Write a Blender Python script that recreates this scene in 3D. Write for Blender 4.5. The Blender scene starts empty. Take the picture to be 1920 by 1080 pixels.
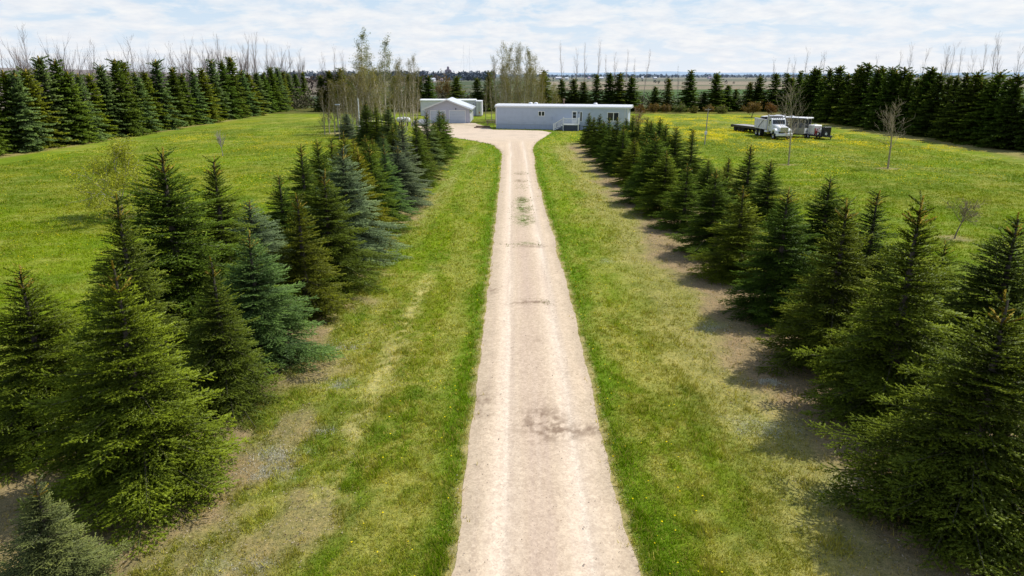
import bpy, math, random
import numpy as np
from mathutils import Vector, Matrix

# ------------------------------------------------------------------ survey
CAM_H = 8.5
F = 1297.0
P = math.atan((540 - 138.5) / F)
CP, SP = math.cos(P), math.sin(P)
def G(px, py):                       # ground point seen at a place in the photo
    v = (py - 540) / F
    y = CAM_H * (CP - v * SP) / (SP + v * CP)
    zc = y * CP + CAM_H * SP
    return ((px - 960) / F * zc, y)
def TX(px, py, X):                   # tree of a row at known X: -> Y, height
    zc = X * F / (px - 960)
    yc = (540 - py) / F * zc
    return zc * CP + yc * SP, CAM_H + yc * CP - zc * SP
def TY(px, py, Y):                   # tree at known Y: -> X, height
    k = (540 - py) / F
    zc = Y / (CP + k * SP)
    return (px - 960) / F * zc, CAM_H + zc * (k * CP - SP)

scene = bpy.context.scene
col = scene.collection
RAD = math.radians

# ------------------------------------------------------------------ helpers
def np_mesh(name, V, Fs, mat=None, attrs=None, colattr=None, smooth=False):
    me = bpy.data.meshes.new(name)
    V = np.asarray(V, dtype=np.float32); Fs = np.asarray(Fs, dtype=np.int32)
    k = Fs.shape[1]
    me.vertices.add(len(V)); me.vertices.foreach_set('co', V.ravel())
    me.loops.add(Fs.size); me.loops.foreach_set('vertex_index', Fs.ravel())
    me.polygons.add(len(Fs))
    me.polygons.foreach_set('loop_start', np.arange(0, Fs.size, k, dtype=np.int32))
    me.polygons.foreach_set('loop_total', np.full(len(Fs), k, dtype=np.int32))
    if smooth: me.polygons.foreach_set('use_smooth', np.ones(len(Fs), dtype=bool))
    me.update(calc_edges=True)
    for n, a in (attrs or {}).items():
        at = me.attributes.new(n, 'FLOAT', 'POINT'); at.data.foreach_set('value', np.asarray(a, dtype=np.float32))
    if colattr is not None:
        at = me.color_attributes.new('Col', 'FLOAT_COLOR', 'POINT')
        c = np.ones((len(V), 4), dtype=np.float32); c[:, :3] = colattr
        at.data.foreach_set('color', c.ravel())
    if mat: me.materials.append(mat)
    return me

def link(name, me, parent=None, loc=None, color=None):
    o = bpy.data.objects.new(name, me); col.objects.link(o)
    if parent: o.parent = parent
    if loc: o.location = loc
    if color: o.color = (*color, 1)
    return o
def tag(o, label=None, cat=None, group=None, kind=None):
    if label: o['label'] = label
    if cat: o['category'] = cat
    if group: o['group'] = group
    if kind: o['kind'] = kind
    return o
def thing(name, label, cat, loc=(0, 0, 0), rz=0, group=None, scale=None):
    o = bpy.data.objects.new(name, None); col.objects.link(o)
    o.empty_display_size = .3
    o.location = loc; o.rotation_euler = (0, 0, rz)
    if scale: o.scale = scale
    return tag(o, label, cat, group)

class MB:
    def __init__(s): s.v = []; s.f = []
    def add(s, vs, fs):
        n = len(s.v); s.v += [tuple(map(float, p)) for p in vs]; s.f += [tuple(i + n for i in f) for f in fs]; return s
    def box(s, x0, x1, y0, y1, z0, z1):
        return s.add([(x0,y0,z0),(x1,y0,z0),(x1,y1,z0),(x0,y1,z0),(x0,y0,z1),(x1,y0,z1),(x1,y1,z1),(x0,y1,z1)],
                     [(0,3,2,1),(4,5,6,7),(0,1,5,4),(1,2,6,5),(2,3,7,6),(3,0,4,7)])
    def bar(s, a, b, r, n=8, r2=None, cap=True):
        a = Vector(a); b = Vector(b); d = (b - a).normalized(); r2 = r if r2 is None else r2
        u = d.orthogonal().normalized(); w = d.cross(u)
        vs = []
        for p, rr in ((a, r), (b, r2)):
            for i in range(n):
                t = 2 * math.pi * i / n + math.pi / n
                vs.append(p + u * math.cos(t) * rr + w * math.sin(t) * rr)
        fs = [(i, (i+1) % n, n + (i+1) % n, n + i) for i in range(n)]
        if cap: fs += [tuple(range(n-1, -1, -1)), tuple(range(n, 2*n))]
        return s.add(vs, fs)
    def prism(s, prof, axis, a, b):
        """profile of 2D points extruded along an axis from a to b"""
        n = len(prof); vs = []
        for t in (a, b):
            for (p, q) in prof:
                vs.append({'x': (t, p, q), 'y': (p, t, q), 'z': (p, q, t)}[axis])
        return s.add(vs, [(i, (i+1) % n, n + (i+1) % n, n + i) for i in range(n)] + [tuple(range(n-1, -1, -1)), tuple(range(n, 2*n))])
    def lathe(s, c, axis, prof, n=20):
        """prof: list of (radius, offset along axis)"""
        ax = {'x': 0, 'y': 1, 'z': 2}[axis]; m = len(prof); vs = []
        for (r, o) in prof:
            for i in range(n):
                t = 2 * math.pi * i / n; p = [0, 0, 0]
                p[ax] = o; p[(ax+1) % 3] = r * math.cos(t); p[(ax+2) % 3] = r * math.sin(t)
                vs.append((c[0]+p[0], c[1]+p[1], c[2]+p[2]))
        fs = [(j*n+i, j*n+(i+1) % n, (j+1)*n+(i+1) % n, (j+1)*n+i) for j in range(m-1) for i in range(n)]
        return s.add(vs, fs)
    def mesh(s, name, mat, bevel=0):
        me = bpy.data.meshes.new(name); me.from_pydata(s.v, [], s.f)
        import bmesh
        bm = bmesh.new(); bm.from_mesh(me)
        bmesh.ops.recalc_face_normals(bm, faces=bm.faces[:])
        if bevel:
            bmesh.ops.bevel(bm, geom=[e for e in bm.edges if len(e.link_faces) == 2 and e.calc_face_angle(0) > .5], offset=bevel, segments=1, affect='EDGES')
        bm.to_mesh(me); bm.free()
        me.materials.append(mat); return me
    def build(s, name, mat, parent=None, bevel=0, label=None):
        o = link(name, s.mesh(name, mat, bevel), parent)
        if label: o['label'] = label
        return o

# value noise in numpy
def _h(ix, iy, seed):
    n = (ix.astype(np.int64) * 374761393 + iy.astype(np.int64) * 668265263 + seed * 974634777) & 0x7fffffff
    n = ((n ^ (n >> 13)) * 1274126177) & 0x7fffffff
    return ((n ^ (n >> 16)) & 0xffff) / 65535.0
def vn(x, y, seed=0):
    x = np.asarray(x, float); y = np.asarray(y, float)
    ix = np.floor(x); iy = np.floor(y); fx = x - ix; fy = y - iy
    fx = fx*fx*(3-2*fx); fy = fy*fy*(3-2*fy)
    a = _h(ix, iy, seed); b = _h(ix+1, iy, seed); c = _h(ix, iy+1, seed); d = _h(ix+1, iy+1, seed)
    return (a*(1-fx)+b*fx)*(1-fy) + (c*(1-fx)+d*fx)*fy
def fbm(x, y, seed=0, o=4):
    s = 0; a = .5; t = 0
    for i in range(o):
        s = s + a * vn(x, y, seed + i*17); t += a; a *= .55; x = x*2.03+11.3; y = y*2.03+5.7
    return s / t
def ss(a, b, x): 
    t = np.clip((np.asarray(x, float) - a) / (b - a), 0, 1); return t*t*(3-2*t)
def mixc(a, b, m): return a * (1 - m[..., None]) + np.asarray(b) * m[..., None]

# ------------------------------------------------------------------ materials
def new_mat(name):
    m = bpy.data.materials.new(name); m.use_nodes = True
    nt = m.node_tree; return m, nt, nt.nodes['Principled BSDF']
def N(nt, t, **kw):
    n = nt.nodes.new(t)
    for k, v in kw.items():
        if k in n.inputs.keys(): n.inputs[k].default_value = v
        else: setattr(n, k, v)
    return n
def ramp(nt, fac, stops):
    r = nt.nodes.new('ShaderNodeValToRGB'); e = r.color_ramp.elements
    while len(e) < len(stops): e.new(.5)
    for x, (p, c) in zip(e, stops): x.position = p; x.color = (*c, 1) if len(c) == 3 else c
    nt.links.new(fac, r.inputs[0]); return r.outputs[0]
def mul(nt, a, b, f=1.0, mode='MULTIPLY'):
    m = nt.nodes.new('ShaderNodeMix'); m.data_type = 'RGBA'; m.blend_type = mode; m.inputs[0].default_value = f
    for s, i in ((a, 6), (b, 7)):
        if isinstance(s, tuple): m.inputs[i].default_value = (*s, 1)
        else: nt.links.new(s, m.inputs[i])
    return m.outputs[2]
def worn(name, c, rough=.6, metal=0, var=.25, scale=3.0, bump=.15, bscale=40, lines=None):
    """painted / built surface with dirt, slow tone changes and fine relief"""
    m, nt, b = new_mat(name)
    tc = N(nt, 'ShaderNodeTexCoord')
    n1 = N(nt, 'ShaderNodeTexNoise', Scale=scale, Detail=6, Roughness=.65); nt.links.new(tc.outputs['Object'], n1.inputs['Vector'])
    f = ramp(nt, n1.outputs[0], [(.25, (1-var,)*3), (.5, (1-var*.3,)*3), (.75, (1,)*3)])
    out = mul(nt, c, f)
    h = N(nt, 'ShaderNodeTexNoise', Scale=bscale, Detail=4); nt.links.new(tc.outputs['Object'], h.inputs['Vector'])
    bp = N(nt, 'ShaderNodeBump', Strength=bump, Distance=.02); nt.links.new(h.outputs[0], bp.inputs['Height'])
    if lines:
        ax, period, dark = lines
        w = N(nt, 'ShaderNodeTexWave', wave_type='BANDS', bands_direction=ax, wave_profile='SAW', Scale=2*math.pi/period/20*1.0, Distortion=0)
        nt.links.new(tc.outputs['Object'], w.inputs['Vector'])
        lf = ramp(nt, w.outputs[0], [(0, (dark,)*3), (.16, (1,)*3), (1, (.96,)*3)])
        out = mul(nt, out, lf)
        b2 = N(nt, 'ShaderNodeBump', Strength=.5, Distance=.02); nt.links.new(w.outputs[0], b2.inputs['Height']); nt.links.new(bp.outputs[0], b2.inputs['Normal'])
        bp = b2
    nt.links.new(out, b.inputs['Base Color']); nt.links.new(bp.outputs[0], b.inputs['Normal'])
    b.inputs['Roughness'].default_value = rough; b.inputs['Metallic'].default_value = metal
    return m

def foliage_mat(name, dark, light, young, transl=.32):
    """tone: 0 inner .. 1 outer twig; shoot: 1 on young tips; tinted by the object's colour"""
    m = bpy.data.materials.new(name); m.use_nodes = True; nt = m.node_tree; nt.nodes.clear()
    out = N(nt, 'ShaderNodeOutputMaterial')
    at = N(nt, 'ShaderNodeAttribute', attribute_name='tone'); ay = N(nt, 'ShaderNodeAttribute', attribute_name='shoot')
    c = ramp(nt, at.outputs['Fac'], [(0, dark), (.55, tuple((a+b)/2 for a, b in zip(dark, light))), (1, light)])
    oi = N(nt, 'ShaderNodeObjectInfo'); c = mul(nt, c, oi.outputs['Color'])
    tc = N(nt, 'ShaderNodeTexCoord'); nz = N(nt, 'ShaderNodeTexNoise', Scale=1.3, Detail=3)
    nt.links.new(tc.outputs['Object'], nz.inputs['Vector'])
    c = mul(nt, c, ramp(nt, nz.outputs[0], [(.3, (.7, .72, .8)), (.7, (1.25, 1.2, 1.0))]))
    mx = nt.nodes.new('ShaderNodeMix'); mx.data_type = 'RGBA'; nt.links.new(ay.outputs['Fac'], mx.inputs[0]); nt.links.new(c, mx.inputs[6]); mx.inputs[7].default_value = (*young, 1)
    d = N(nt, 'ShaderNodeBsdfDiffuse'); t = N(nt, 'ShaderNodeBsdfTranslucent'); s = N(nt, 'ShaderNodeMixShader'); s.inputs[0].default_value = transl
    g = N(nt, 'ShaderNodeBsdfGlossy', Roughness=.45); g.inputs[0].default_value = (.8, .85, .9, 1)
    s2 = N(nt, 'ShaderNodeMixShader'); s2.inputs[0].default_value = .012
    nt.links.new(mx.outputs[2], d.inputs[0]); nt.links.new(mx.outputs[2], t.inputs[0])
    nt.links.new(d.outputs[0], s.inputs[1]); nt.links.new(t.outputs[0], s.inputs[2])
    nt.links.new(s.outputs[0], s2.inputs[1]); nt.links.new(g.outputs[0], s2.inputs[2]); nt.links.new(s2.outputs[0], out.inputs[0])
    return m
def vcol_mat(name, rough=.9, transl=0.0):
    m = bpy.data.materials.new(name); m.use_nodes = True; nt = m.node_tree; nt.nodes.clear()
    out = N(nt, 'ShaderNodeOutputMaterial'); at = N(nt, 'ShaderNodeAttribute', attribute_name='Col')
    d = N(nt, 'ShaderNodeBsdfDiffuse'); t = N(nt, 'ShaderNodeBsdfTranslucent'); s = N(nt, 'ShaderNodeMixShader'); s.inputs[0].default_value = transl
    nt.links.new(at.outputs['Color'], d.inputs[0]); nt.links.new(at.outputs['Color'], t.inputs[0])
    nt.links.new(d.outputs[0], s.inputs[1]); nt.links.new(t.outputs[0], s.inputs[2]); nt.links.new(s.outputs[0], out.inputs[0])
    return m
def bark_mat(name, c):
    m, nt, b = new_mat(name)
    tc = N(nt, 'ShaderNodeTexCoord'); mp = N(nt, 'ShaderNodeMapping'); mp.inputs['Scale'].default_value = (6, 6, 1.6)
    n1 = N(nt, 'ShaderNodeTexNoise', Scale=3, Detail=6); nt.links.new(tc.outputs['Object'], mp.inputs[0]); nt.links.new(mp.outputs[0], n1.inputs['Vector'])
    oi = N(nt, 'ShaderNodeObjectInfo')
    k = mul(nt, mul(nt, c, ramp(nt, n1.outputs[0], [(.3, (.5,)*3), (.7, (1.1,)*3)])), oi.outputs['Color'])
    nt.links.new(k, b.inputs['Base Color']); b.inputs['Roughness'].default_value = .95
    bp = N(nt, 'ShaderNodeBump', Strength=.6, Distance=.03); nt.links.new(n1.outputs[0], bp.inputs['Height']); nt.links.new(bp.outputs[0], b.inputs['Normal'])
    return m

M = {}
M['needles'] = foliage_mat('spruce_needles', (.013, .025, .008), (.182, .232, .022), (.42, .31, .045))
M['bark'] = bark_mat('spruce_bark', (.10, .08, .06))
M['pale_bark'] = bark_mat('poplar_bark', (.58, .54, .45))
M['grey_bark'] = bark_mat('bare_bark', (.42, .37, .33))
M['leaf'] = foliage_mat('spring_leaves', (.10, .10, .025), (.30, .27, .05), (.2, .2, .05), .4)
M['blade'] = vcol_mat('grass_blades', transl=.3)
M['petal'] = vcol_mat('dandelion_petals')
M['siding'] = worn('blue_grey_siding', (.47, .54, .68), .55, var=.16, scale=1.2, lines=('Z', .20, .78))
M['siding_garage'] = worn('garage_siding', (.50, .51, .62), .55, var=.12, lines=('X', .30, .85))
M['skirt'] = worn('skirting', (.42, .49, .64), .6, var=.15, lines=('X', .30, .8))
M['white'] = worn('white_paint', (.78, .79, .80), .45, var=.12)
M['offwhite'] = worn('aged_white_paint', (.78, .75, .84), .5, var=.22)
M['roof'] = worn('pale_metal_roof', (.70, .71, .73), .45, var=.2, lines=('X', .6, .85))
M['groof'] = worn('garage_metal_roof', (.60, .64, .68), .5, var=.2, lines=('Y', .5, .8))
M['glass'] = worn('window_glass', (.035, .042, .05), .08, var=.5, bump=0)
M['dark'] = worn('black_steel', (.02, .02, .022), .5, var=.4)
M['rubber'] = worn('tyre_rubber', (.018, .018, .018), .85, var=.3)
M['chrome'] = worn('polished_metal', (.65, .66, .68), .25, 1.0, var=.3)
M['tank'] = worn('white_plastic_tank', (.76, .74, .70), .5, var=.15)
M['red'] = worn('red_paint', (.30, .03, .025), .45, var=.4)
M['deckwood'] = worn('weathered_planks', (.42, .41, .39), .85, var=.4, lines=('X', .3, .6))
M['wood'] = worn('old_brown_wood', (.23, .16, .11), .9, var=.4)
M['tan'] = worn('dusty_tan_panel', (.32, .30, .25), .7, var=.35)
M['cover_sheet'] = worn('grey_tarp', (.30, .32, .34), .8, var=.4)
M['brick_far'] = worn('far_hazy_red_grey', (.36, .29, .36), .9, var=.2)  # distance haze is mixed into this and the next two colours
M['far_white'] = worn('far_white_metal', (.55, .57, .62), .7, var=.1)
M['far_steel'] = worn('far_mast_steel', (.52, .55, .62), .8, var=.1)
M['sticker'] = worn('orange_placard', (.65, .22, .04), .5)

# ------------------------------------------------------------------ the drive outline
def edge_l(Y):
    Y = np.asarray(Y, float)
    base = np.interp(Y, [0, 14, 30, 60, 78, 83, 89, 93, 98.5, 101, 110, 124, 127.5], [-1.05, -1.02, -.98, -1.0, -1.1, -1.6, -2.7, -4.6, -8.0, -12, -15, -16.5, -16.5])
    return base + (fbm(Y*1.3, Y*0+3, 5, 4) - .5) * np.interp(Y, [0, 80, 100], [.16, .16, 1.4])
def edge_r(Y):
    Y = np.asarray(Y, float)
    base = np.interp(Y, [0, 14, 30, 60, 80, 90, 95, 101, 107, 110.5, 111.6, 112.4, 120, 127.5], [2.15, 2.2, 2.3, 2.15, 2.3, 2.9, 3.75, 4.9, 5.9, 4.6, 2.0, -3.0, -4.4, -6.5])
    return base + (fbm(Y*1.3, Y*0+9, 7, 4) - .5) * .16 + (fbm(Y*.13, Y*0+9, 8, 2) - .5) * .35
Y_END = 127.4
def drive_dist(X, Y):                # >0 outside the gravel
    d = np.maximum(edge_l(Y) - X, X - edge_r(Y))
    return np.where(Y > Y_END, np.maximum(d, Y - Y_END), d)

# ------------------------------------------------------------------ tree rows (tops taken from the photo)
LX, LX2, RX, RX2 = -7.6, -10.8, 9.7, 13.2
rowsL = [(62, 905, LX, 'pb', 1.05), (227, 500, LX, 'y', 1.2), (397, 488, LX, 'g', 1.0), (470, 437, LX, 'gb', 1.15), (555, 367, LX, 'y', 1.05), (600, 322, LX, 'g', 1), (645, 276, LX, 'b', 1.05),
         (672, 282, LX, 'yy', 1), (697, 274, LX, 'g', 1), (722, 275, LX, 'gb', .9), (743, 276, LX, 'b', 1.15), (757, 224, LX, 'b', 1), (776, 222, LX, 'g', 1), (788, 240, LX, 'g', 1), (802, 211, LX, 'gb', .9), (813, 228, LX, 'g', 1), (822, 208, LX, 'g', 1.05), (831, 210, LX, 'g', 1)]
rowsL2 = [(47, 505, LX2, 'y', 1.15), (213, 372, LX2, 'g', 1.1), (308, 284, LX2, 'g', 1.25), (392, 300, LX2, 'g', 1.0), (468, 378, LX2, 'b', 1.3), (523, 331, LX2, 'd', 1.1), (565, 274, LX2, 'd', 1), (596, 264, LX2, 'g', 1), (622, 262, LX2, 'g', 1), (646, 250, LX2, 'y', 1),
          (663, 262, LX2, 'yy', 1), (682, 256, LX2, 'g', 1), (700, 262, LX2, 'y', 1), (716, 250, LX2, 'gb', 1), (735, 238, LX2, 'g', 1), (748, 235, LX2, 'b', 1)]
rowsR = [(1892, 557, 8.8, 'y', 1.28), (1736, 376, RX, 'y', 1.2), (1595, 378, RX, 'y', 1.15), (1485, 356, RX, 'd', 1.1), (1394, 352, RX, 'y', 1.2), (1340, 318, RX, 'g', 1.05), (1285, 309, RX, 'g', 1.2), (1254, 285, RX, 'y', 1.1), (1232, 251, RX, 'g', 1.1), (1210, 262, RX, 'g', 1.1), (1191, 261, RX, 'y', 1.1),
         (1172, 236, RX, 'g', 1), (1161, 222, RX, 'd', 1), (1150, 236, RX, 'g', 1), (1142, 222, RX, 'd', 1), (1132, 226, RX, 'g', 1), (1124, 215, RX, 'g', 1), (1112, 220, RX, 'g', 1), (1104, 212, RX, 'd', 1)]
rowsR2 = [(1903, 407, RX2, 'd', 1.15), (1770, 455, RX2, 'g', 1), (1647, 361, RX2, 'd', 1.15), (1553, 334, RX2, 'd', 1.05), (1490, 372, RX2, 'g', 1), (1442, 302, RX2, 'd', 1.05), (1410, 275, RX2, 'd', 1.05), (1366, 296, RX2, 'y', 1), (1328, 300, RX2, 'd', 1), (1299, 243, RX2, 'd', 1), (1271, 238, RX2, 'd', 1),
          (1251, 233, RX2, 'd', 1), (1240, 221, RX2, 'd', 1), (1224, 226, RX2, 'd', 1), (1212, 222, RX2, 'g', 1), (1200, 228, RX2, 'd', 1), (1185, 216, RX2, 'd', 1), (1176, 222, RX2, 'd', 1)]

# ------------------------------------------------------------------ lawn colour
def lawn(X, Y):
    X = np.asarray(X, float); Y = np.asarray(Y, float)
    g1 = np.array([.110, .160, .014]); br = np.array([.150, .220, .012]); yg = np.array([.175, .205, .022])
    straw = np.array([.30, .285, .105]); soil = np.array([.240, .182, .140]); silver = np.array([.40, .43, .40])
    D = fbm(X/.20, Y/.28, 6, 2); A = fbm(X/9, Y/14, 1); B = fbm(X/2.2, Y/3.2, 2); C = fbm(X/.55, Y/.7, 3, 3); S = fbm(X/.7, Y/9, 4)
    c = mixc(np.broadcast_to(g1, X.shape+(3,)).copy(), yg, ss(.38, .68, A*.6+B*.4))
    c = mixc(c, br, ss(.40, .62, fbm(X/6+40, Y/10, 12)) * .8)
    inner = ss(-8, -5, X) * (1 - ss(8, 10, X)) * (1 - ss(95, 110, Y))
    c = mixc(c, (.165, .245, .016), inner * .55 * ss(22, 50, Y))
    # dry, mown out areas
    S2 = fbm(X/7+Y/9, Y/1.6, 14); side = 1-inner
    c = mixc(c, (.215, .240, .075), np.clip(ss(.50, .66, S2*.6+C*.4)*.6*side, 0, 1))
    c = mixc(c, (.085, .155, .016), np.clip(ss(.52, .66, fbm(X/1.2+9, Y/2.2, 15))*.45, 0, 1))
    dry = ss(.50, .64, B*.38+C*.22+S*.22+D*.18 + .06*inner*(1-ss(25, 50, Y)))
    c = mixc(c, straw, dry * (.35 + .18*inner))
    c = mixc(c, (.22, .255, .060), ss(.47, .62, S) * .5 * inner)
    near = (1-ss(20, 34, Y)) * inner
    c = mixc(c, straw*.92, near * ss(.48, .60, C*.38+B*.26+D*.36) * .42)
    # worn wheel line on the left
    tr = np.exp(-((X+3.75 + .2*np.sin(Y*.12))/.26)**2) * (1-ss(26, 33, Y)) * ss(10, 14, Y)
    c = mixc(c, (.40, .37, .18), np.clip(tr*ss(.28, .58, .5*C+.5*D), 0, .85))
    tr = np.exp(-((X+5.0+.6*np.sin(Y*.05))/.5)**2) * ss(36, 45, Y) * (1-ss(80, 90, Y))
    c = mixc(c, (.27, .29, .13), np.clip(tr*.6*S*1.6, 0, .6))
    # bare earth under and beside the rows
    right = ss(6.0, 7.8, X - .6*ss(20, 45, Y) + (B-.5)*2.6 + (C-.5)*1.0 - .9*ss(8, 20, 30-Y)*0) * (1 - ss(12.3, 14.8, X + (B-.5)*3)) * (1 - ss(86, 94, Y))
    c = mixc(c, (.31, .275, .14), np.clip(ss(4.1, 6.0, X+(B-.5)*2) * (1-ss(14.5, 17, X)) * (1 - ss(80, 92, Y)) * .65, 0, 1))
    c = mixc(c, soil*1.05, np.clip(right*1.1, 0, 1) * (.62+.75*fbm(X/1.6, Y/1.3, 17)).clip(0, 1).clip(0, 1))
    left = ss(5.2, 6.8, -X + (B-.5)*2.6 + (C-.5)*1.2) * (1 - ss(11.0, 13.5, -X + (B-.5)*3)) * (1 - ss(40, 80, Y)*.7) * (1 - ss(80, 86, Y))
    left2 = ss(3.2, 4.6, -X + (B-.5)*2.4) * (1-ss(6, 8, -X)) * (1-ss(15, 23, Y)) * .75 * ss(.38, .62, fbm(X/1.1+3, Y/1.8, 16))
    c = mixc(c, soil, np.clip(np.maximum(left, left2)*(.55+.6*C), 0, .9))
    # pale silvery weeds
    for (px, py, r) in ((505, 888, .42), (520, 855, .5), (640, 720, .4), (640, 650, .5), (608, 805, .22), (470, 1060, .3), (1440, 717, .28), (1330, 615, .6), (1430, 800, .7), (1600, 930, .8), (1160, 490, .6), (395, 1075, .5), (1640, 905, .5)):
        gx, gy = G(px, py); d = np.hypot((X-gx)/1.4, Y-gy)
        c = mixc(c, silver, np.clip((1-ss(r*.1, r*1.0, d + (C-.5)*r*2.2)) * (.10+.95*fbm(X/.12, Y/.12, 21, 2)) * .45, 0, .9))
    # lush verge along the gravel
    dd = drive_dist(X, Y)
    vg = ss(0, .12, dd) * (1 - ss(.35, 1.15, dd + (B-.5)*1.1)) * (1 - ss(104, 112, Y))
    c = mixc(c, (.105, .190, .012), vg * (.6+.5*C).clip(0, .9))
    c = mixc(c, (.38, .31, .20), (1-ss(.0, .22, dd + (D-.5)*.4)) * (1-ss(60, 100, Y)) * .8)
    # rough grass at the foot of the windbreaks
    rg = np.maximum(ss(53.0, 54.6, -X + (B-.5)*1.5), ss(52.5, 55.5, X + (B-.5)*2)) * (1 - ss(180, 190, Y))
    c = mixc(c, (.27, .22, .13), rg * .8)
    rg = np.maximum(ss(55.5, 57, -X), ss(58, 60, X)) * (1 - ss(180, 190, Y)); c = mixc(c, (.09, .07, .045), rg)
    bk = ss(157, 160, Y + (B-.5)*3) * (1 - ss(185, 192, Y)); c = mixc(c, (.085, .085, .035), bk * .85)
    # dandelion tint
    c = mixc(c, (.42, .36, .012), np.clip(dand(X, Y) * .34 * ss(70, 100, Y), 0, .5))
    # faint old tracks in the side fields
    T = np.exp(-(((X - 25 + (Y-70)*.35) % 23 - 11)/.35)**2) + np.exp(-(((X - 26.8 + (Y-70)*.35) % 23 - 11)/.35)**2)
    c = mixc(c, (.25, .27, .14), np.clip(T * .5 * ss(14, 18, X) * (1-ss(140, 150, Y)) * fbm(X/4, Y/4, 31), 0, .5))
    # small worn rings under single trees
    for (px, py, r) in ((1478, 309, .8), (1665, 316, 1.0), (1793, 447, .9), (232, 406, .9), (690, 250, 3.2), (1409, 220, 1.0), (640, 250, 2.5)):
        gx, gy = G(px, py); c = mixc(c, (.24, .20, .14), (1-ss(r*.5, r*1.1, np.hypot((X-gx)/1.3, Y-gy)+(C-.5)*r*.8)) * .8)
    c = c * (.78 + .24 * C + .22 * D)[..., None] * np.array([1.08, 1.06, .76])
    # ---- open country beyond the windbreaks
    far = np.maximum(np.maximum(ss(186, 192, Y), ss(64, 67, np.abs(X))), 1-ss(-12, -2, Y))
    W = fbm(X/160, Y/60, 41); fc = np.broadcast_to(np.array([.060, .115, .035]), X.shape+(3,)).copy()
    fc = mixc(fc, (.055, .085, .045), ss(-60, 20, -X) * ss(240, 260, Y))
    R_ = ss(10, 40, X)
    fc = mixc(fc, (.23, .19, .14), R_ * ss(430, 440, Y + W*60) * (1-ss(520, 530, Y)))
    fc = mixc(fc, (.13, .14, .09), R_ * ss(520, 530, Y))
    fc = mixc(fc, (.27, .23, .18), ss(640, 660, Y + W*120) * (1-ss(830, 850, Y)) * R_)
    fc = mixc(fc, (.12, .14, .11), ss(830, 850, Y))
    fc = mixc(fc, (.22, .21, .18), ss(1200, 1250, Y) * (1-ss(1600, 1650, Y)) * R_)
    fc = mixc(fc, (.15, .20, .26), ss(1650, 3000, Y + W*900))  # distance haze painted into the ground as blue-grey
    fc = mixc(fc, (.20, .28, .38), ss(3000, 5500, Y))  # stronger haze blue painted in towards the horizon
    fc = mixc(fc, (.15, .125, .105), ss(70, 90, -X) * (1-ss(900, 1300, Y)) * .9)
    fc = mixc(fc, fc*.0+np.array([.20, .165, .12]), ss(.45, .6, W) * .35)
    return c * (1-far)[..., None] + fc * far[..., None]
def dand(X, Y):
    m = ss(.42, .72, fbm(X/3.0, Y/4.5, 51)*.6+fbm(X/.9, Y/1.6, 55)*.4) 
    reg = .25 + 1.3 * ss(12, 18, X) * ss(85, 98, Y) * (1-ss(104, 150, Y)*.6) + .9 * ss(14, 20, X) * (1-ss(85, 95, Y)) * ss(.42, .6, fbm(X/14, Y/10, 52)) 
    reg = reg + .45*(1-ss(-22, -12, X))*ss(.45, .6, fbm(X/9, Y/9, 53))
    return np.clip(m * reg, 0, 1.4)

# ------------------------------------------------------------------ ground sheet
def axis(parts):
    out = [parts[0][0]]
    for a, b, s in parts:
        n = max(1, int(round((b-a)/s))); out += list(np.linspace(a, b, n+1)[1:])
    return np.array(out)
gx = axis([(-7000, -1000, 400), (-1000, -200, 40), (-200, -62, 4), (-62, -16, .8), (-16, -8, .3), (-8, 9, .14), (9, 17, .3), (17, 64, .8), (64, 200, 4), (200, 1000, 40), (1000, 7000, 400)])
gy = axis([(-300, -20, 40), (-20, 8, 3), (8, 34, .2), (34, 70, .4), (70, 135, .7), (135, 200, 1.5), (200, 1000, 12), (1000, 3000, 80), (3000, 14000, 500)])
XX, YY = np.meshgrid(gx, gy)
ZZ = np.zeros_like(XX)
ZZ += (fbm(XX/3, YY/3, 61)-.5)*.05 * np.clip(drive_dist(XX, YY)/1.5, 0, 1) * (YY < 300)
ZZ -= .03*np.clip(-(drive_dist(XX, YY)+.05)/.3, 0, 1)
hill = 26*ss(-900, -2400, -(-XX))*0
ZZ += ss(900, 2600, YY) * 0
cols = lawn(XX, YY)
nx, ny = len(gx), len(gy)
idx = np.arange(nx*ny).reshape(ny, nx)
Fq = np.stack([idx[:-1, :-1], idx[:-1, 1:], idx[1:, 1:], idx[1:, :-1]], -1).reshape(-1, 4)
gm, nt, b = new_mat('lawn_ground')
at = N(nt, 'ShaderNodeAttribute', attribute_name='Col'); tc = N(nt, 'ShaderNodeTexCoord')
n1 = N(nt, 'ShaderNodeTexNoise', Scale=9, Detail=5, Roughness=.75); n2 = N(nt, 'ShaderNodeTexNoise', Scale=1.7, Detail=6, Roughness=.7); n3 = N(nt, 'ShaderNodeTexNoise', Scale=45, Detail=3, Roughness=.7)
for n in (n1, n2, n3): nt.links.new(tc.outputs['Object'], n.inputs['Vector'])
c = mul(nt, at.outputs['Color'], ramp(nt, n1.outputs[0], [(.30, (.60, .66, .62)), (.5, (.98, 1, 1)), (.70, (1.38, 1.30, 1.25))]))
c = mul(nt, c, ramp(nt, n2.outputs[0], [(.32, (.80, .84, .80)), (.68, (1.20, 1.14, 1.15))]))
c = mul(nt, c, ramp(nt, n3.outputs[0], [(.30, (.62, .65, .6)), (.70, (1.38, 1.33, 1.3))]))
nt.links.new(c, b.inputs['Base Color']); b.inputs['Roughness'].default_value = 1; b.inputs['Specular IOR Level'].default_value = .1
bp = N(nt, 'ShaderNodeBump', Strength=.8, Distance=.06); nt.links.new(n1.outputs[0], bp.inputs['Height'])
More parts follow.
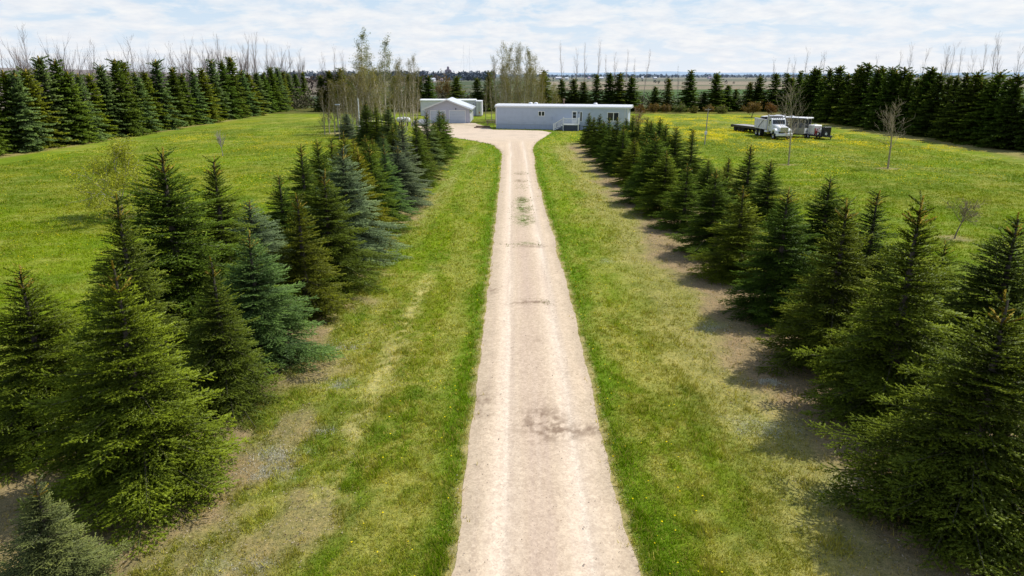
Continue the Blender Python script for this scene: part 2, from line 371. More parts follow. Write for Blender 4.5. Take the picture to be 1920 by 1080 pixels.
bp2 = N(nt, 'ShaderNodeBump', Strength=.6, Distance=.02); nt.links.new(n3.outputs[0], bp2.inputs['Height']); nt.links.new(bp.outputs[0], bp2.inputs['Normal']); nt.links.new(bp2.outputs[0], b.inputs['Normal'])
ground = link('ground', np_mesh('ground', np.stack([XX, YY, ZZ], -1).reshape(-1, 3), Fq, gm, colattr=cols.reshape(-1, 3), smooth=True))
tag(ground, kind='structure')

# ------------------------------------------------------------------ gravel drive
dy = axis([(-6, 40, .10), (40, 128, .25)]); tt = np.linspace(0, 1, 65)
el, er = edge_l(dy), edge_r(dy)
el = np.where(dy > Y_END, el, el); DX = el[:, None]*(1-tt)[None] + er[:, None]*tt[None]; DY = np.repeat(dy[:, None], 65, 1)
rng = np.random.default_rng(4)
Cn = fbm(DX/.5, DY/.6, 71); Bn = fbm(DX/2, DY/2.6, 72); Ln = fbm(DX/.16, DY/7, 73)
base = np.array([.575, .462, .328])
dc = np.broadcast_to(base, DX.shape+(3,)).copy() * (.93 + .14*Bn)[..., None]
cx = .58 + (fbm(DY/9, DY*0, 74)-.5)*.25
lane = 1 - ss(88, 96, DY)
for off in (-.78, .80):                                        # packed wheel paths
    w = np.exp(-((DX-cx-off)/.27)**2); dc = mixc(dc, (.645, .535, .415), np.clip(w*.85*lane*(.55+.9*Ln), 0, 1))
    w = np.exp(-((DX-cx-off-.05)/.06)**2); dc = mixc(dc, (.76, .665, .53), np.clip(w*(Ln-.25)*1.8*lane, 0, 1))
w = np.exp(-((DX-cx)/.40)**2); dc = mixc(dc, (.47, .365, .28), w*.6*lane*(.5+Bn)*(1-ss(30, 60, DY)*.4))
dc = mixc(dc, (.60, .495, .39), np.clip((Ln-.5)*1.6, 0, 1)*.7*lane)
dc = mixc(dc, (.49, .385, .31), np.clip((.48-Ln)*1.8, 0, 1)*.7*lane)
sd = np.minimum(DX-el[:, None], er[:, None]-DX)
dc = mixc(dc, (.45, .365, .26), (1-ss(.0, .55, sd+(Cn-.5)*.5))*.75)
def blot(px, py, rx, ry, k, colr):
    global dc
    gx_, gy_ = G(px, py); d = np.hypot((DX-gx_)/rx, (DY-gy_)/ry)
    dc = mixc(dc, colr, np.clip(np.exp(-(d*1.05)**2)*ss(.36, .66, .6*fbm(DX/.22, DY/.16, 77, 3)+.4*fbm(DX/.07, DY/.11, 78, 2))*k*1.15, 0, .8))
mud = (.22, .155, .105); grs = (.12, .19, .03)
for a in ((1020, 795, .62, .95, 1.0, mud), (1060, 812, .9, .35, .75, mud), (1120, 805, .40, .25, .7, mud), (905, 760, .28, .9, .75, mud), (1000, 568, .75, .30, .85, mud), (960, 572, .3, .2, .7, mud), (925, 545, .25, .5, .6, mud), (1000, 462, .8, .35, .85, mud), (985, 458, .4, .35, .6, grs),
          (982, 413, .45, 1.5, 1.05, grs), (980, 392, .42, 1.3, 1.05, grs), (979, 377, .40, 1.3, 1.0, grs), (976, 340, .5, .8, .7, mud), (976, 326, .5, .8, .7, mud), (1010, 640, .4, .3, .3, mud), (1075, 700, .3, .4, .3, mud),
          (870, 241, 3, .5, .8, mud), (900, 237, 2.5, .5, .8, mud), (862, 236, 1.2, 1.2, .6, grs), (860, 253, 2.2, .4, .6, mud)): blot(*a)
yard = ss(88, 100, DY); dc = mixc(dc, (.60, .50, .40), yard*.6); dc = mixc(dc, (.45, .38, .29), yard*ss(.5, .7, fbm(DX/1.5, DY/1.2, 79))*.5)
dc = mixc(dc, (.42, .36, .24), ss(112, 122, DY)*ss(.4, .6, fbm(DX/1.2, DY/1.6, 80))*.7)
n = len(dy); idx = np.arange(n*65).reshape(n, 65)
Fq = np.stack([idx[:-1, :-1], idx[:-1, 1:], idx[1:, 1:], idx[1:, :-1]], -1).reshape(-1, 4)
DZ = .006 + .035*ss(0, .6, sd) + lane*(-.030*np.exp(-((DX-cx-.80)/.22)**2) - .030*np.exp(-((DX-cx+.78)/.22)**2)) * ss(.1, .5, sd) + .012*(Cn-.5)
DZ = np.maximum(DZ, .006)
rm, nt, b = new_mat('gravel')
at = N(nt, 'ShaderNodeAttribute', attribute_name='Col'); tc = N(nt, 'ShaderNodeTexCoord')
vo = N(nt, 'ShaderNodeTexVoronoi', Scale=28); vo2 = N(nt, 'ShaderNodeTexVoronoi', Scale=11); n1 = N(nt, 'ShaderNodeTexNoise', Scale=14, Detail=6, Roughness=.75); n2 = N(nt, 'ShaderNodeTexNoise', Scale=60, Detail=2)
for n_ in (vo, vo2, n1, n2): nt.links.new(tc.outputs['Object'], n_.inputs['Vector'])
vo.inputs['Randomness'].default_value = 1; bw = N(nt, 'ShaderNodeRGBToBW'); nt.links.new(vo.outputs['Color'], bw.inputs[0])
bw2 = N(nt, 'ShaderNodeRGBToBW'); nt.links.new(vo2.outputs['Color'], bw2.inputs[0])
c = mul(nt, at.outputs['Color'], ramp(nt, bw.outputs[0], [(.15, (.90, .89, .89)), (.5, (1,)*3), (.85, (1.09, 1.09, 1.08))]))
c = mul(nt, c, ramp(nt, bw2.outputs[0], [(.1, (.90, .88, .87)), (.9, (1.08, 1.08, 1.08))]))
c = mul(nt, c, ramp(nt, n1.outputs[0], [(.3, (.92, .91, .91)), (.7, (1.06, 1.06, 1.05))]))
nt.links.new(c, b.inputs['Base Color']); b.inputs['Roughness'].default_value = .95; b.inputs['Specular IOR Level'].default_value = .15
bp = N(nt, 'ShaderNodeBump', Strength=.25, Distance=.012); nt.links.new(vo.outputs['Distance'], bp.inputs['Height']); nt.links.new(bp.outputs[0], b.inputs['Normal'])
drive = link('driveway', np_mesh('driveway', np.stack([DX, DY, DZ], -1).reshape(-1, 3), Fq, rm, colattr=dc.reshape(-1, 3), smooth=True))
tag(drive, kind='structure')

# ------------------------------------------------------------------ grass tufts, dandelions, loose stones
def blades(P, h, c, k, wid, seed, lean=.5):
    r = np.random.default_rng(seed); n = len(P)
    P = np.repeat(P, k, 0); h = np.repeat(h, k); c = np.repeat(c, k, 0); m = n*k
    a = r.uniform(0, 6.283, m); u = np.stack([np.cos(a), np.sin(a), np.zeros(m)], -1)
    P = P + np.stack([r.normal(0, .035, m), r.normal(0, .035, m), np.zeros(m)], -1)
    d = np.stack([r.normal(0, lean, m), r.normal(0, lean, m), np.ones(m)], -1); d /= np.linalg.norm(d, axis=1)[:, None]
    h = h * r.uniform(.6, 1.3, m); w = wid * r.uniform(.7, 1.3, m)
    w = w if np.ndim(w) else np.full(m, w)
    V = np.stack([P - u*w[:, None], P + u*w[:, None], P + d*h[:, None]], 1).reshape(-1, 3)
    cc = np.repeat(np.clip(c * r.uniform(.7, 1.35, (m, 1)), 0, 1), 3, 0)
    return V, np.arange(m*3).reshape(-1, 3), cc
r = np.random.default_rng(11)
def scatter(n, x0, x1, y0, y1):
    return np.stack([r.uniform(x0, x1, n), r.uniform(y0, y1, n)], -1)
yy0 = 8.5 + 130*r.random(640000)**2.3
pts = np.stack([r.uniform(-1, 1, len(yy0))*np.minimum(.74*yy0+4.5, 50), yy0], -1)
dd = drive_dist(pts[:, 0], pts[:, 1]); keep = (dd > -.02) | ((dd > -.34) & (r.random(len(pts)) < .75*ss(.50, .66, fbm(pts[:, 0]/.3, pts[:, 1]/.5, 91)) * (1+dd/.34)))
pts = pts[keep]; dd = dd[keep]
cc = lawn(pts[:, 0], pts[:, 1])
brown = ss(.93, 1.16, cc[:, 0]/np.maximum(cc[:, 1], .001))
keep = r.random(len(pts)) > brown*.93; pts = pts[keep]; dd = dd[keep]; cc = cc[keep]
cc = np.where((r.random(len(pts)) < np.where(np.abs(pts[:, 0]) < 9, .20, .06))[:, None], np.array([.30, .27, .12]), cc)
cc = cc * np.array([1.46, 1.42, .66])
keep = r.random(len(pts)) < np.interp(pts[:, 1], [0, 45, 138], [1, 1, .0]); pts = pts[keep]; dd = dd[keep]; cc = cc[keep]
hh = (.035 + .05*r.random(len(pts)))*(1+1.1*ss(.52, .72, fbm(pts[:, 0]/.45, pts[:, 1]/.5, 95, 2))) + .05*(dd < .5)*r.random(len(pts)) + .02*ss(20, 50, pts[:, 1])
ex = []; exc = []; exh = []
for (px, py, sx, sy, n_) in ((982, 413, .26, 1.0, 1900), (980, 392, .28, 1.1, 1900), (979, 377, .25, 1.0, 1600), (977, 352, .22, 1.0, 500), (985, 460, .5, .25, 350), (976, 340, .3, .6, 300), (976, 326, .3, .6, 300), (1000, 568, .5, .2, 120)):
    gx_, gy_ = G(px, py); e_ = np.stack([gx_ + r.normal(0, sx, n_), gy_ + r.normal(0, sy, n_)], -1)
    e_ = e_[fbm(e_[:, 0]/.25, e_[:, 1]/.4, 97, 2) > .44]; ex.append(e_); exc.append(np.repeat([[.17, .21, .035]], len(e_), 0)); exh.append(np.full(len(e_), .07))
for (px, py, q_, n_) in ((505, 888, .40, 900), (520, 855, .45, 700), (640, 720, .4, 600), (640, 650, .5, 500), (608, 805, .22, 250), (470, 1060, .3, 300), (1440, 717, .26, 500), (1330, 615, .5, 300), (1430, 800, .6, 500), (1600, 930, .7, 700), (1160, 490, .5, 300), (1640, 905, .5, 500)):
    gx_, gy_ = G(px, py); e_ = np.stack([gx_ + r.normal(0, q_*.75, n_), gy_ + r.normal(0, q_*.45, n_)], -1)
    e_ = e_[fbm(e_[:, 0]/.16, e_[:, 1]/.16, 98, 2) > .50]; ex.append(e_); exc.append(np.repeat([[.62, .60, .48]], len(e_), 0)); exh.append(np.full(len(e_), .035))
pts = np.concatenate([pts]+ex); cc = np.concatenate([cc]+exc); hh = np.concatenate([hh]+exh)
P3 = np.concatenate([pts, np.zeros((len(pts), 1))-.005], 1)
wid = np.repeat(np.interp(pts[:, 1], [9, 20, 50, 130], [.008, .012, .019, .028]), 3)
V, Ff, c3 = blades(P3, hh, cc, 3, wid, 12)
tag(link('grass', np_mesh('grass', V, Ff, M['blade'], colattr=c3)), 'short spring grass with dry straw blades growing on the lawn', 'grass', kind='stuff')
# dandelions
q = np.concatenate([scatter(9000, -12, 14, 9, 30), scatter(12000, -30, 30, 30, 70), scatter(26000, -52, 54, 55, 105), scatter(40000, 8, 54, 80, 150), scatter(6000, -52, -10, 25, 80)])
dn = dand(q[:, 0], q[:, 1]); keep = (r.random(len(q)) < dn * np.where(q[:, 1] < 30, .30, .95)) & (drive_dist(q[:, 0], q[:, 1]) > .1)
ctr = ss(-.3, .2, 1.0-np.abs(drive_dist(q[:, 0], q[:, 1])-1.0))
keep |= (r.random(len(q)) < .12*ctr) & (drive_dist(q[:, 0], q[:, 1]) > .15)
q = q[keep]; m = len(q); rad = np.interp(q[:, 1], [9, 30, 70, 150], [.016, .022, .042, .062]) * r.uniform(.7, 1.3, m)
ang = np.arange(6)/6*2*np.pi
ring = np.stack([np.cos(ang), np.sin(ang)], -1)
V = np.zeros((m, 7, 3)); V[:, :6, :2] = q[:, None] + ring[None]*rad[:, None, None]; V[:, 6, :2] = q; V[:, :6, 2] = .07; V[:, 6, 2] = .07+rad*.6
V[:, :, 2] += r.uniform(-.02, .04, (m, 1))
fs = np.array([[i, (i+1) % 6, 6] for i in range(6)]); Ff = (np.arange(m)[:, None, None]*7 + fs[None]).reshape(-1, 3)
c7 = np.repeat(np.array([[.75, .58, .01]])*r.uniform(.7, 1.1, (m, 1)), 7, 0)
tag(link('dandelions', np_mesh('dandelions', V.reshape(-1, 3), Ff, M['petal'], colattr=c7)), 'small yellow dandelion heads dotted over the lawn', 'flowers', kind='stuff')
q = np.concatenate([scatter(26000, 5.5, 12, 9, 60), scatter(14000, -9, -3.0, 9, 26)])
lc = lawn(q[:, 0], q[:, 1]); q = q[r.random(len(q)) < ss(.85, 1.15, lc[:, 0]/lc[:, 1])+.05]; m = len(q)
a_ = r.uniform(0, 6.283, m); ln2 = r.uniform(.02, .07, m); d2 = np.stack([np.cos(a_), np.sin(a_)], -1)
V = np.zeros((m, 3, 3)); V[:, 0, :2] = q; V[:, 1, :2] = q + d2*ln2[:, None]; V[:, 2, :2] = q + d2*ln2[:, None]*.5 + np.stack([-d2[:, 1], d2[:, 0]], -1)*.012; V[:, :, 2] = .03 + r.uniform(-.01, .015, (m, 3))
lcol = np.where(r.random((m, 1)) < .5, np.array([[.40, .33, .24]]), np.array([[.10, .07, .045]]))*r.uniform(.6, 1.3, (m, 1))
tag(link('needle_litter', np_mesh('needle_litter', V.reshape(-1, 3), np.arange(m*3).reshape(-1, 3), M['petal'], colattr=np.repeat(lcol, 3, 0))), 'fallen needles, twigs and dead stalks on the bare earth under the spruces', 'litter', kind='stuff')
# loose pebbles and clods on the drive and its edges
q = scatter(30000, -1.9, 3.1, 8.5, 45); ddq = drive_dist(q[:, 0], q[:, 1])
keep = (ddq < .30) & (r.random(len(q)) < np.clip(.10 + .55*ss(-.25, .1, ddq)*(1-ss(.05, .3, ddq)), 0, 1)); q = q[keep]; m = len(q)
rad = r.uniform(.005, .012, m) * (1 + (r.random(m) < .04)*1.2)
oct_ = np.array([[1, 0, 0], [0, 1, 0], [-1, 0, 0], [0, -1, 0], [0, 0, .7], [0, 0, -.7]], float)
jit = r.uniform(.6, 1.3, (m, 6, 1))
V = np.concatenate([q, np.full((m, 1), .045)], 1)[:, None] + oct_[None]*jit*rad[:, None, None]
fs = np.array([[0,1,4],[1,2,4],[2,3,4],[3,0,4],[1,0,5],[2,1,5],[3,2,5],[0,3,5]]); Ff = (np.arange(m)[:, None, None]*6 + fs[None]).reshape(-1, 3)
cr = np.array([.45, .36, .29])*r.uniform(.45, 1.35, (m, 1)); 
tag(link('gravel_stones', np_mesh('gravel_stones', V.reshape(-1, 3), Ff, M['petal'], colattr=np.repeat(cr, 6, 0))), 'loose pebbles and clods on the gravel drive', 'gravel', kind='stuff')

# ------------------------------------------------------------------ spruce generator
def needle_mesh(name, A, D, L, tone, shoot, K, nl, nw, seed, mat):
    """every shoot (start A, unit direction D, length L) clothed with K needle tufts"""
    r = np.random.default_rng(seed); n = len(A)
    A = np.repeat(A, K, 0); Dr = np.repeat(D, K, 0); Lr = np.repeat(L, K); tn = np.repeat(tone, K); sh = np.repeat(shoot, K); m = n*K
    s = (np.tile((np.arange(K)+.5)/K, n) + r.uniform(-.1, .1, m)).clip(0, 1)
    u = np.cross(Dr, r.normal(0, 1, (m, 3))); u /= np.linalg.norm(u, axis=1)[:, None]+1e-9
    u[:, 2] += .35; 
    B = A + Dr*(Lr*s)[:, None]
    out = u*.62 + Dr*.80; out /= np.linalg.norm(out, axis=1)[:, None]
    side = np.cross(out, r.normal(0, 1, (m, 3))); side /= np.linalg.norm(side, axis=1)[:, None]+1e-9
    ln = nl*r.uniform(.7, 1.25, m)*(1-.35*s); w = nw*r.uniform(.7, 1.3, m)
    P0, P1, P2 = B - side*w[:, None], B + side*w[:, None], B + out*ln[:, None]
    rad = B.copy(); rad[:, 2] = 0; rad /= np.linalg.norm(rad, axis=1)[:, None]+1e-6
    want = u*.75 + rad*.45 + np.array([0, 0, .55]); want /= np.linalg.norm(want, axis=1)[:, None]
    flip = (np.cross(P1-P0, P2-P0)*want).sum(1) < 0
    P0[flip], P1[flip] = P1[flip].copy(), P0[flip].copy()
    V = np.stack([P0, P1, P2], 1).reshape(-1, 3)
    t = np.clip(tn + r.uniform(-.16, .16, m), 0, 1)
    me = np_mesh(name, V, np.arange(m*3).reshape(-1, 3), mat, attrs={'tone': np.repeat(t, 3), 'shoot': np.repeat(sh, 3)}, smooth=True)
    me.normals_split_custom_set_from_vertices(np.repeat(want, 3, 0).astype(np.float32))
    return me

def spruce(seed, H, R, gap, unit, latgap, K, nl, nw, sparse=0.0, full=.85, lowcut=.02):
    r = random.Random(seed); A = []; D = []; L = []; T = []; S = []
    twigs = MB()
    def shoot_line(p, d, length, tone0, tone1, up=0):
        n = max(1, int(round(length/unit)))
        for i in range(n):
            dd = Vector(d); dd.z += up*(i/n); dd.normalize()
            A.append(tuple(p)); D.append(tuple(dd)); L.append(length/n*1.15)
            T.append(tone0 + (tone1-tone0)*(i+.5)/n); S.append(0)
            p = p + dd*(length/n)
        return p
    zt = H*.30
    while zt < H*.97:                                          # short shoots clothing the upper stem
        for _ in range(3):
            a = r.uniform(0, 6.283); l = unit*r.uniform(1.2, 3.0)
            shoot_line(Vector((0, 0, zt+r.uniform(-.05, .05))), Vector((math.cos(a), math.sin(a), r.uniform(.2, 1.0))).normalized(), l, .3, .6)
        zt += unit*.45
    z = H*lowcut + .05; side_bias = r.uniform(0, 6.28)
    bulge = [r.uniform(.78, 1.18) for _ in range(8)]
    big = H > 7
    while z < H*(.955 if big else .885):
        t = z/(H*(.985 if big else .93))
        prof = (1-t)**full * (.80 + .20*min(1, t/.12))
        nb = int(round(r.uniform(5.5, 7.5) if t < .8 else r.uniform(4, 5.5)))
        a0 = r.uniform(0, 6.28)
        for major in ((True, False) if t < .9 else (True,)):
            for j in range(nb if major else int(nb*.8)):
                if r.random() < sparse: continue
                a = a0 + 6.283*j/nb + r.uniform(-.3, .3) + (0 if major else .5)
                zz = z + (r.uniform(-.05, .05) if major else gap*r.uniform(.3, .7))
                bl = R*prof*bulge[int((a % 6.283)/6.284*8)]*r.uniform(.80, 1.12)*(1 if major else r.uniform(.4, .85)) + .06
                if r.random() < .07: bl *= 1.28
                elev = RAD(np.interp(t, [0, .35, .7, .9, 1], [-6, 4, 18, 36, 50])*(.6 if big else 1) + r.uniform(-7, 7))
                dh = Vector((math.cos(a), math.sin(a), 0)); sd = Vector((-math.sin(a), math.cos(a), 0))
                droop = -.16 if t < .6 else -.03
                n = max(2, int(bl/latgap)); prev = Vector((0, 0, zz)); st = bl/n
                ps = []
                for i in range(n):
                    s = (i+1)/n
                    sl = math.tan(elev) + droop*math.sin(s*2.6)*2 + .34*max(0, s-.6)
                    p = prev + Vector((dh.x*st, dh.y*st, sl*st))
                    ps.append((prev, p, s)); prev = p
                if bl > .25: 
                    for (pa, pb_, s_) in ps[:-1]: twigs.bar(pa, pb_, (.006+.006*bl)*(1-.7*s_), 3, cap=False)
                inner = .10 if bl > .7 else 0
                for (p0, p1, s) in ps:
                    d = (p1-p0).normalized()
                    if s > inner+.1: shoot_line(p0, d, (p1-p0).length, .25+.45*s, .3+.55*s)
                    if s < inner: continue
                    for sg in (-1, 1):
                        if r.random() < .10 + sparse*.5: continue
                        ll = min(.62*bl, (.55*bl*(1-s)+.16)*r.uniform(.65, 1.2)); ll = min(ll, .75)
                        if s < .35: ll *= .75
                        ld = (d*r.uniform(.75, 1.05) + sd*sg*r.uniform(.65, 1.0) + Vector((0, 0, r.uniform(-.22, .10)))).normalized()
                        q0 = p0 + d*r.random()*st
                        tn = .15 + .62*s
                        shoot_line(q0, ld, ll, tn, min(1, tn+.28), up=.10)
                        if ll > .26:
                            k = int(ll/(latgap*1.25))
                            for w in range(1, k+1):
                                for s2 in (-1, 1):
                                    if r.random() < .22: continue
                                    q = q0 + ld*(ll*w/(k+1))
                                    l3 = (.10+.22*ll*(1-w/(k+1)))*r.uniform(.7, 1.2)
                                    d3 = (ld*.8 + (sd.cross(Vector((0, 0, 1))) * 0 + d)*.0 + ld.cross(Vector((0, 0, 1)))*s2*.8 + Vector((0, 0, r.uniform(-.30, .12)))).normalized()
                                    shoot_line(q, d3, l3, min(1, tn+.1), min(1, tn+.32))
        z += gap*r.uniform(.8, 1.2)*(1 if t < .7 else .85)
    # young leader and upper shoots
    A2 = []; D2 = []; L2 = []
    lead = H*(.10 if H > 7 else .14)
    def ln_(p, d, l):
        d = Vector(d).normalized(); n = max(1, int(l/(unit*.8)))
        for i in range(n): A2.append(tuple(Vector(p)+d*l*i/n)); D2.append(tuple(d)); L2.append(l/n*1.1)
    ln_((0, 0, H-lead), (r.uniform(-.06, .06), r.uniform(-.06, .06), 1), lead)
    for lev, kk, fl in ((H-lead*.90, 5, .42), (H-lead*.55, 3, .16)):
        a0 = r.uniform(0, 6)
        for j in range(kk):
            a = a0 + 6.283*j/kk; ln_((0, 0, lev), (math.cos(a), math.sin(a), 1.0), lead*fl*r.uniform(.8, 1.2))
    for a_, d_, l_ in zip(A2*2, D2*2, L2*2): A.append(a_); D.append(d_); L.append(l_); T.append(.9); S.append(.85)
    arr = lambda x: np.array(x, float)
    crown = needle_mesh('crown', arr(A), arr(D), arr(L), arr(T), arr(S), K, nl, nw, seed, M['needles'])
    print('spruce', seed, len(A)*K)
    leader = None
    tr = MB(); pz = 0; n = 8
    rr = .018*H+.02
    for i in range(n): tr.bar((0, 0, H*.97*i/n-(.03 if i == 0 else 0)), (0, 0, H*.97*(i+1)/n), rr*(1-i/n)+.012, 8, rr*(1-(i+1)/n)+.012, cap=False)
    tr.v += []; base = len(tr.v); tr.add(twigs.v, twigs.f)
    trunk = tr.mesh('trunk', M['bark'])
    return crown, trunk, leader, H

NEAR = [spruce(101+i, 5.0, R, g, .115, .115, 14, .044, .0130, sp, fu) for i, (R, g, sp, fu) in enumerate([(1.85, .22, .05, .95), (1.95, .22, .03, .86), (1.8, .25, .10, 1.06), (1.95, .23, .05, .82), (1.9, .23, .08, 1.0), (1.8, .22, .04, .88)])]
FAR = [spruce(201+i, 9.0, R, .50, .34, .28, 8, .17, .075, sp, fu) for i, (R, sp, fu) in enumerate([(2.7, .03, .85), (2.9, .0, .78), (2.5, .10, .95), (2.7, .05, .82), (3.0, .05, .9)])]

TINT = {'g': (.98, 1.10, .95), 'pb': (1.35, 1.25, 3.6), 'y': (1.28, 1.25, .85), 'yy': (1.85, 1.45, .6), 'b': (1.5, 1.6, 7.6), 'gb': (1.1, 1.3, 3.4), 'd': (.78, .95, .90)}
LOOK = {'pb': 'pale grey-green', 'g': 'mid green', 'y': 'yellowish green', 'yy': 'bright olive-yellow', 'b': 'silvery blue', 'gb': 'bluish green', 'd': 'dark green'}
ORD = ['first', 'second', 'third', 'fourth', 'fifth', 'sixth', 'seventh', 'eighth', 'ninth', 'tenth', 'eleventh', 'twelfth', 'thirteenth', 'fourteenth', 'fifteenth', 'sixteenth', 'seventeenth', 'eighteenth', 'nineteenth', 'twentieth',
       'twenty-first', 'twenty-second', 'twenty-third', 'twenty-fourth', 'twenty-fifth', 'twenty-sixth', 'twenty-seventh', 'twenty-eighth', 'twenty-ninth', 'thirtieth', 'thirty-first', 'thirty-second', 'thirty-third', 'thirty-fourth', 'thirty-fifth', 'thirty-sixth', 'thirty-seventh', 'thirty-eighth', 'thirty-ninth', 'fortieth']
rnd = random.Random(5)
def put_spruce(lib, i, x, y, H, wide, tint, label, group, leader=True, name='spruce_tree', bright=1.0):
    crown, trunk, lead, h0 = lib[i % len(lib)]
    k = H/h0
    e = thing(name, label, 'tree', (x, y, 0), rnd.uniform(0, 6.28), group, (k*wide, k*wide, k))
    j = rnd.uniform(.88, 1.12); c = tuple(min(12, t*j*bright*rnd.uniform(.93, 1.07)) for t in TINT[tint])
    link('crown', crown, e, color=c); link('trunk', trunk, e, color=(1, 1, 1))
    return e
i = 0
def size_word(H): return 'small' if H < 3.4 else ('tall' if H > 5.2 else 'medium')
placed = []
for rows, where in ((rowsL, 'inner row left of the drive'), (rowsL2, 'outer row left of the drive'), (rowsR, 'inner row right of the drive'), (rowsR2, 'outer row right of the drive')):
    for n_, (px, py, X, t, w) in enumerate(rows):
        Y, H = TX(px, py, X); H = max(2.2, H)
        wide = w * (5.0/H)**.35 * float(np.interp(Y, [15, 30], [1.12, 1.28]))
        put_spruce(NEAR, (i*5+i//6) % 6, X + rnd.uniform(-.15, .15), Y, H*1.02, wide, t, f'{size_word(H)} {LOOK[t]} spruce, {ORD[n_]} from camera in {where}', 'spruces in the rows beside the drive'); i += 1
# the loose clump of spruces behind the left rows
for n_, (px, py, Y, t, w) in enumerate([(649, 208, 97, 'b', 1.2), (676, 216, 92, 'gb', 1.1), (685, 188, 88, 'd', .95), (704, 192, 86, 'y', 1.1), (727, 196, 84, 'gb', 1.0), (741, 222, 82, 'g', 1)]):
    X, H = TY(px, py, Y)
    where = ['leftmost', 'second from left', 'third from left', 'fourth from left', 'fifth from left', 'rightmost'][n_]
    put_spruce(NEAR, n_*3+1, X, Y, H, w*(5/H)**.35*1.1, t, f'{LOOK[t]} spruce in front of the leafing poplars, {where} of its clump', 'clump of spruces in front of the poplars')

# windbreak rows
wl = [(5, 132), (25, 132), (47, 130), (72, 105), (102, 111), (125, 135), (145, 138), (166, 138), (187, 122), (214, 111), (229, 114), (252, 135), (270, 134), (291, 112), (322, 126), (340, 138), (360, 132), (377, 127), (395, 111), (415, 115), (431, 106), (452, 132), (464, 137), (480, 135), (493, 136), (506, 126), (519, 126), (530, 134), (539, 137), (553, 138), (567, 135)]
for n_, (px, py) in enumerate(wl):
    X = -56.3 + rnd.uniform(-.8, .8); Y, H = TX(px, py, X)
    put_spruce(FAR, n_*3+n_//4, X, Y, H, rnd.uniform(1.0, 1.35), ['g', 'gb', 'gb', 'd', 'y'][(n_*7) % 5], f'{LOOK[["g", "gb", "gb", "d", "y"][(n_*7) % 5]]} spruce, {ORD[n_]} from the left in the left windbreak', 'spruces of the left windbreak', False, bright=1.2)  # sunlit face of this row put into its tint as extra brightness
y = 66
while y < 186:
    put_spruce(FAR, int(y*7), -57.6 + rnd.uniform(-1, 1), y, rnd.uniform(6.2, 8.0), 1.15, rnd.choice(['g', 'g', 'gb', 'd']), 'green spruce filling the left windbreak between taller ones', 'spruces filling the left windbreak', False, bright=1.2); y += 3.4  # fill trees tinted brighter too, for the sunlit side
wr = [(1502, 132), (1516, 140), (1529, 126), (1537, 129), (1548, 140), (1558, 129), (1576, 124), (1592, 138), (1609, 125), (1617, 122), (1630, 118), (1648, 125), (1657, 121), (1674, 129), (1682, 129), (1698, 128), (1708, 134), (1722, 143), (1737, 138), (1750, 124), (1764, 139), (1782, 143), (1797, 140), (1815, 137), (1834, 136), (1850, 147), (1863, 146), (1876, 134), (1896, 141), (1912, 137)]
for n_, (px, py) in enumerate(wr):
    X = 59.6 + rnd.uniform(-.8, .8); Y, H = TX(px, py, X)
    put_spruce(FAR, n_*3+n_//5, X, Y, H*rnd.uniform(.97, 1.03), rnd.uniform(1.0, 1.5), ['g', 'd', 'd'][n_ % 3], f'{LOOK[["g", "d", "d"][n_ % 3]]} shaded spruce, {ORD[n_]} from the left in the right windbreak', 'spruces of the right windbreak', False)
y = 66
while y < 158:
    put_spruce(FAR, int(y*5), 60.8 + rnd.uniform(-1.2, 1.2), y, rnd.uniform(6.6, 8.4), 1.2, rnd.choice(['g', 'd', 'd']), 'dark spruce filling the right windbreak between taller ones', 'spruces filling the right windbreak', False); y += 3.2
wb = [(597, 141), (617, 132), (636, 127), (655, 152), (741, 142), (765, 138), (784, 143), (801, 141), (857, 143), (894, 146), (917, 133), (1020.6, 131), (1054.5, 149), (1075, 148), (1096.5, 153), (1118, 138.6), (1142.5, 136), (1164, 136), (1184.5, 143), (1230.6, 162), (1253.6, 147), (1299, 131), (1320, 172), (1344, 137), (1364, 159), (1384, 167), (1404, 153.5), (1418, 158), (1429, 143), (1453, 137), (1473, 137), (1488, 146)]
for n_, (px, py) in enumerate(wb):
    X, H = TY(px, py, 170 + rnd.uniform(-2, 2)); t = ['d', 'd', 'g'][n_ % 3]
    put_spruce(FAR, n_*3+2, X, 170, H, 1.5 if H > 7 else 1.65, t, f'{LOOK[t]} spruce, {ORD[n_]} from the left in the row behind the buildings', 'spruces of the far row', False)

# ------------------------------------------------------------------ bare and leafing broadleaf trees
def tubes(segs, n=4):
    S = np.array([(*a, *b, r0, r1) for (a, b, r0, r1) in segs], float)
    A, B, r0, r1 = S[:, :3], S[:, 3:6], S[:, 6], S[:, 7]
    D = B-A; D /= np.linalg.norm(D, axis=1)[:, None]+1e-9
    ref = np.where(np.abs(D[:, 2:3]) > .9, np.array([[1., 0, 0]]), np.array([[0, 0, 1.]]))
    U = np.cross(D, ref); U /= np.linalg.norm(U, axis=1)[:, None]; W = np.cross(D, U)
    a = np.arange(n)/n*2*np.pi
    ring = U[:, None]*np.cos(a)[None, :, None] + W[:, None]*np.sin(a)[None, :, None]
    V = np.concatenate([A[:, None]+ring*r0[:, None, None], B[:, None]+ring*r1[:, None, None]], 1)
    m = len(S); f = np.array([[i, (i+1) % n, n+(i+1) % n, n+i] for i in range(n)])
    return V.reshape(-1, 3), (np.arange(m)[:, None, None]*2*n + f[None]).reshape(-1, 4)
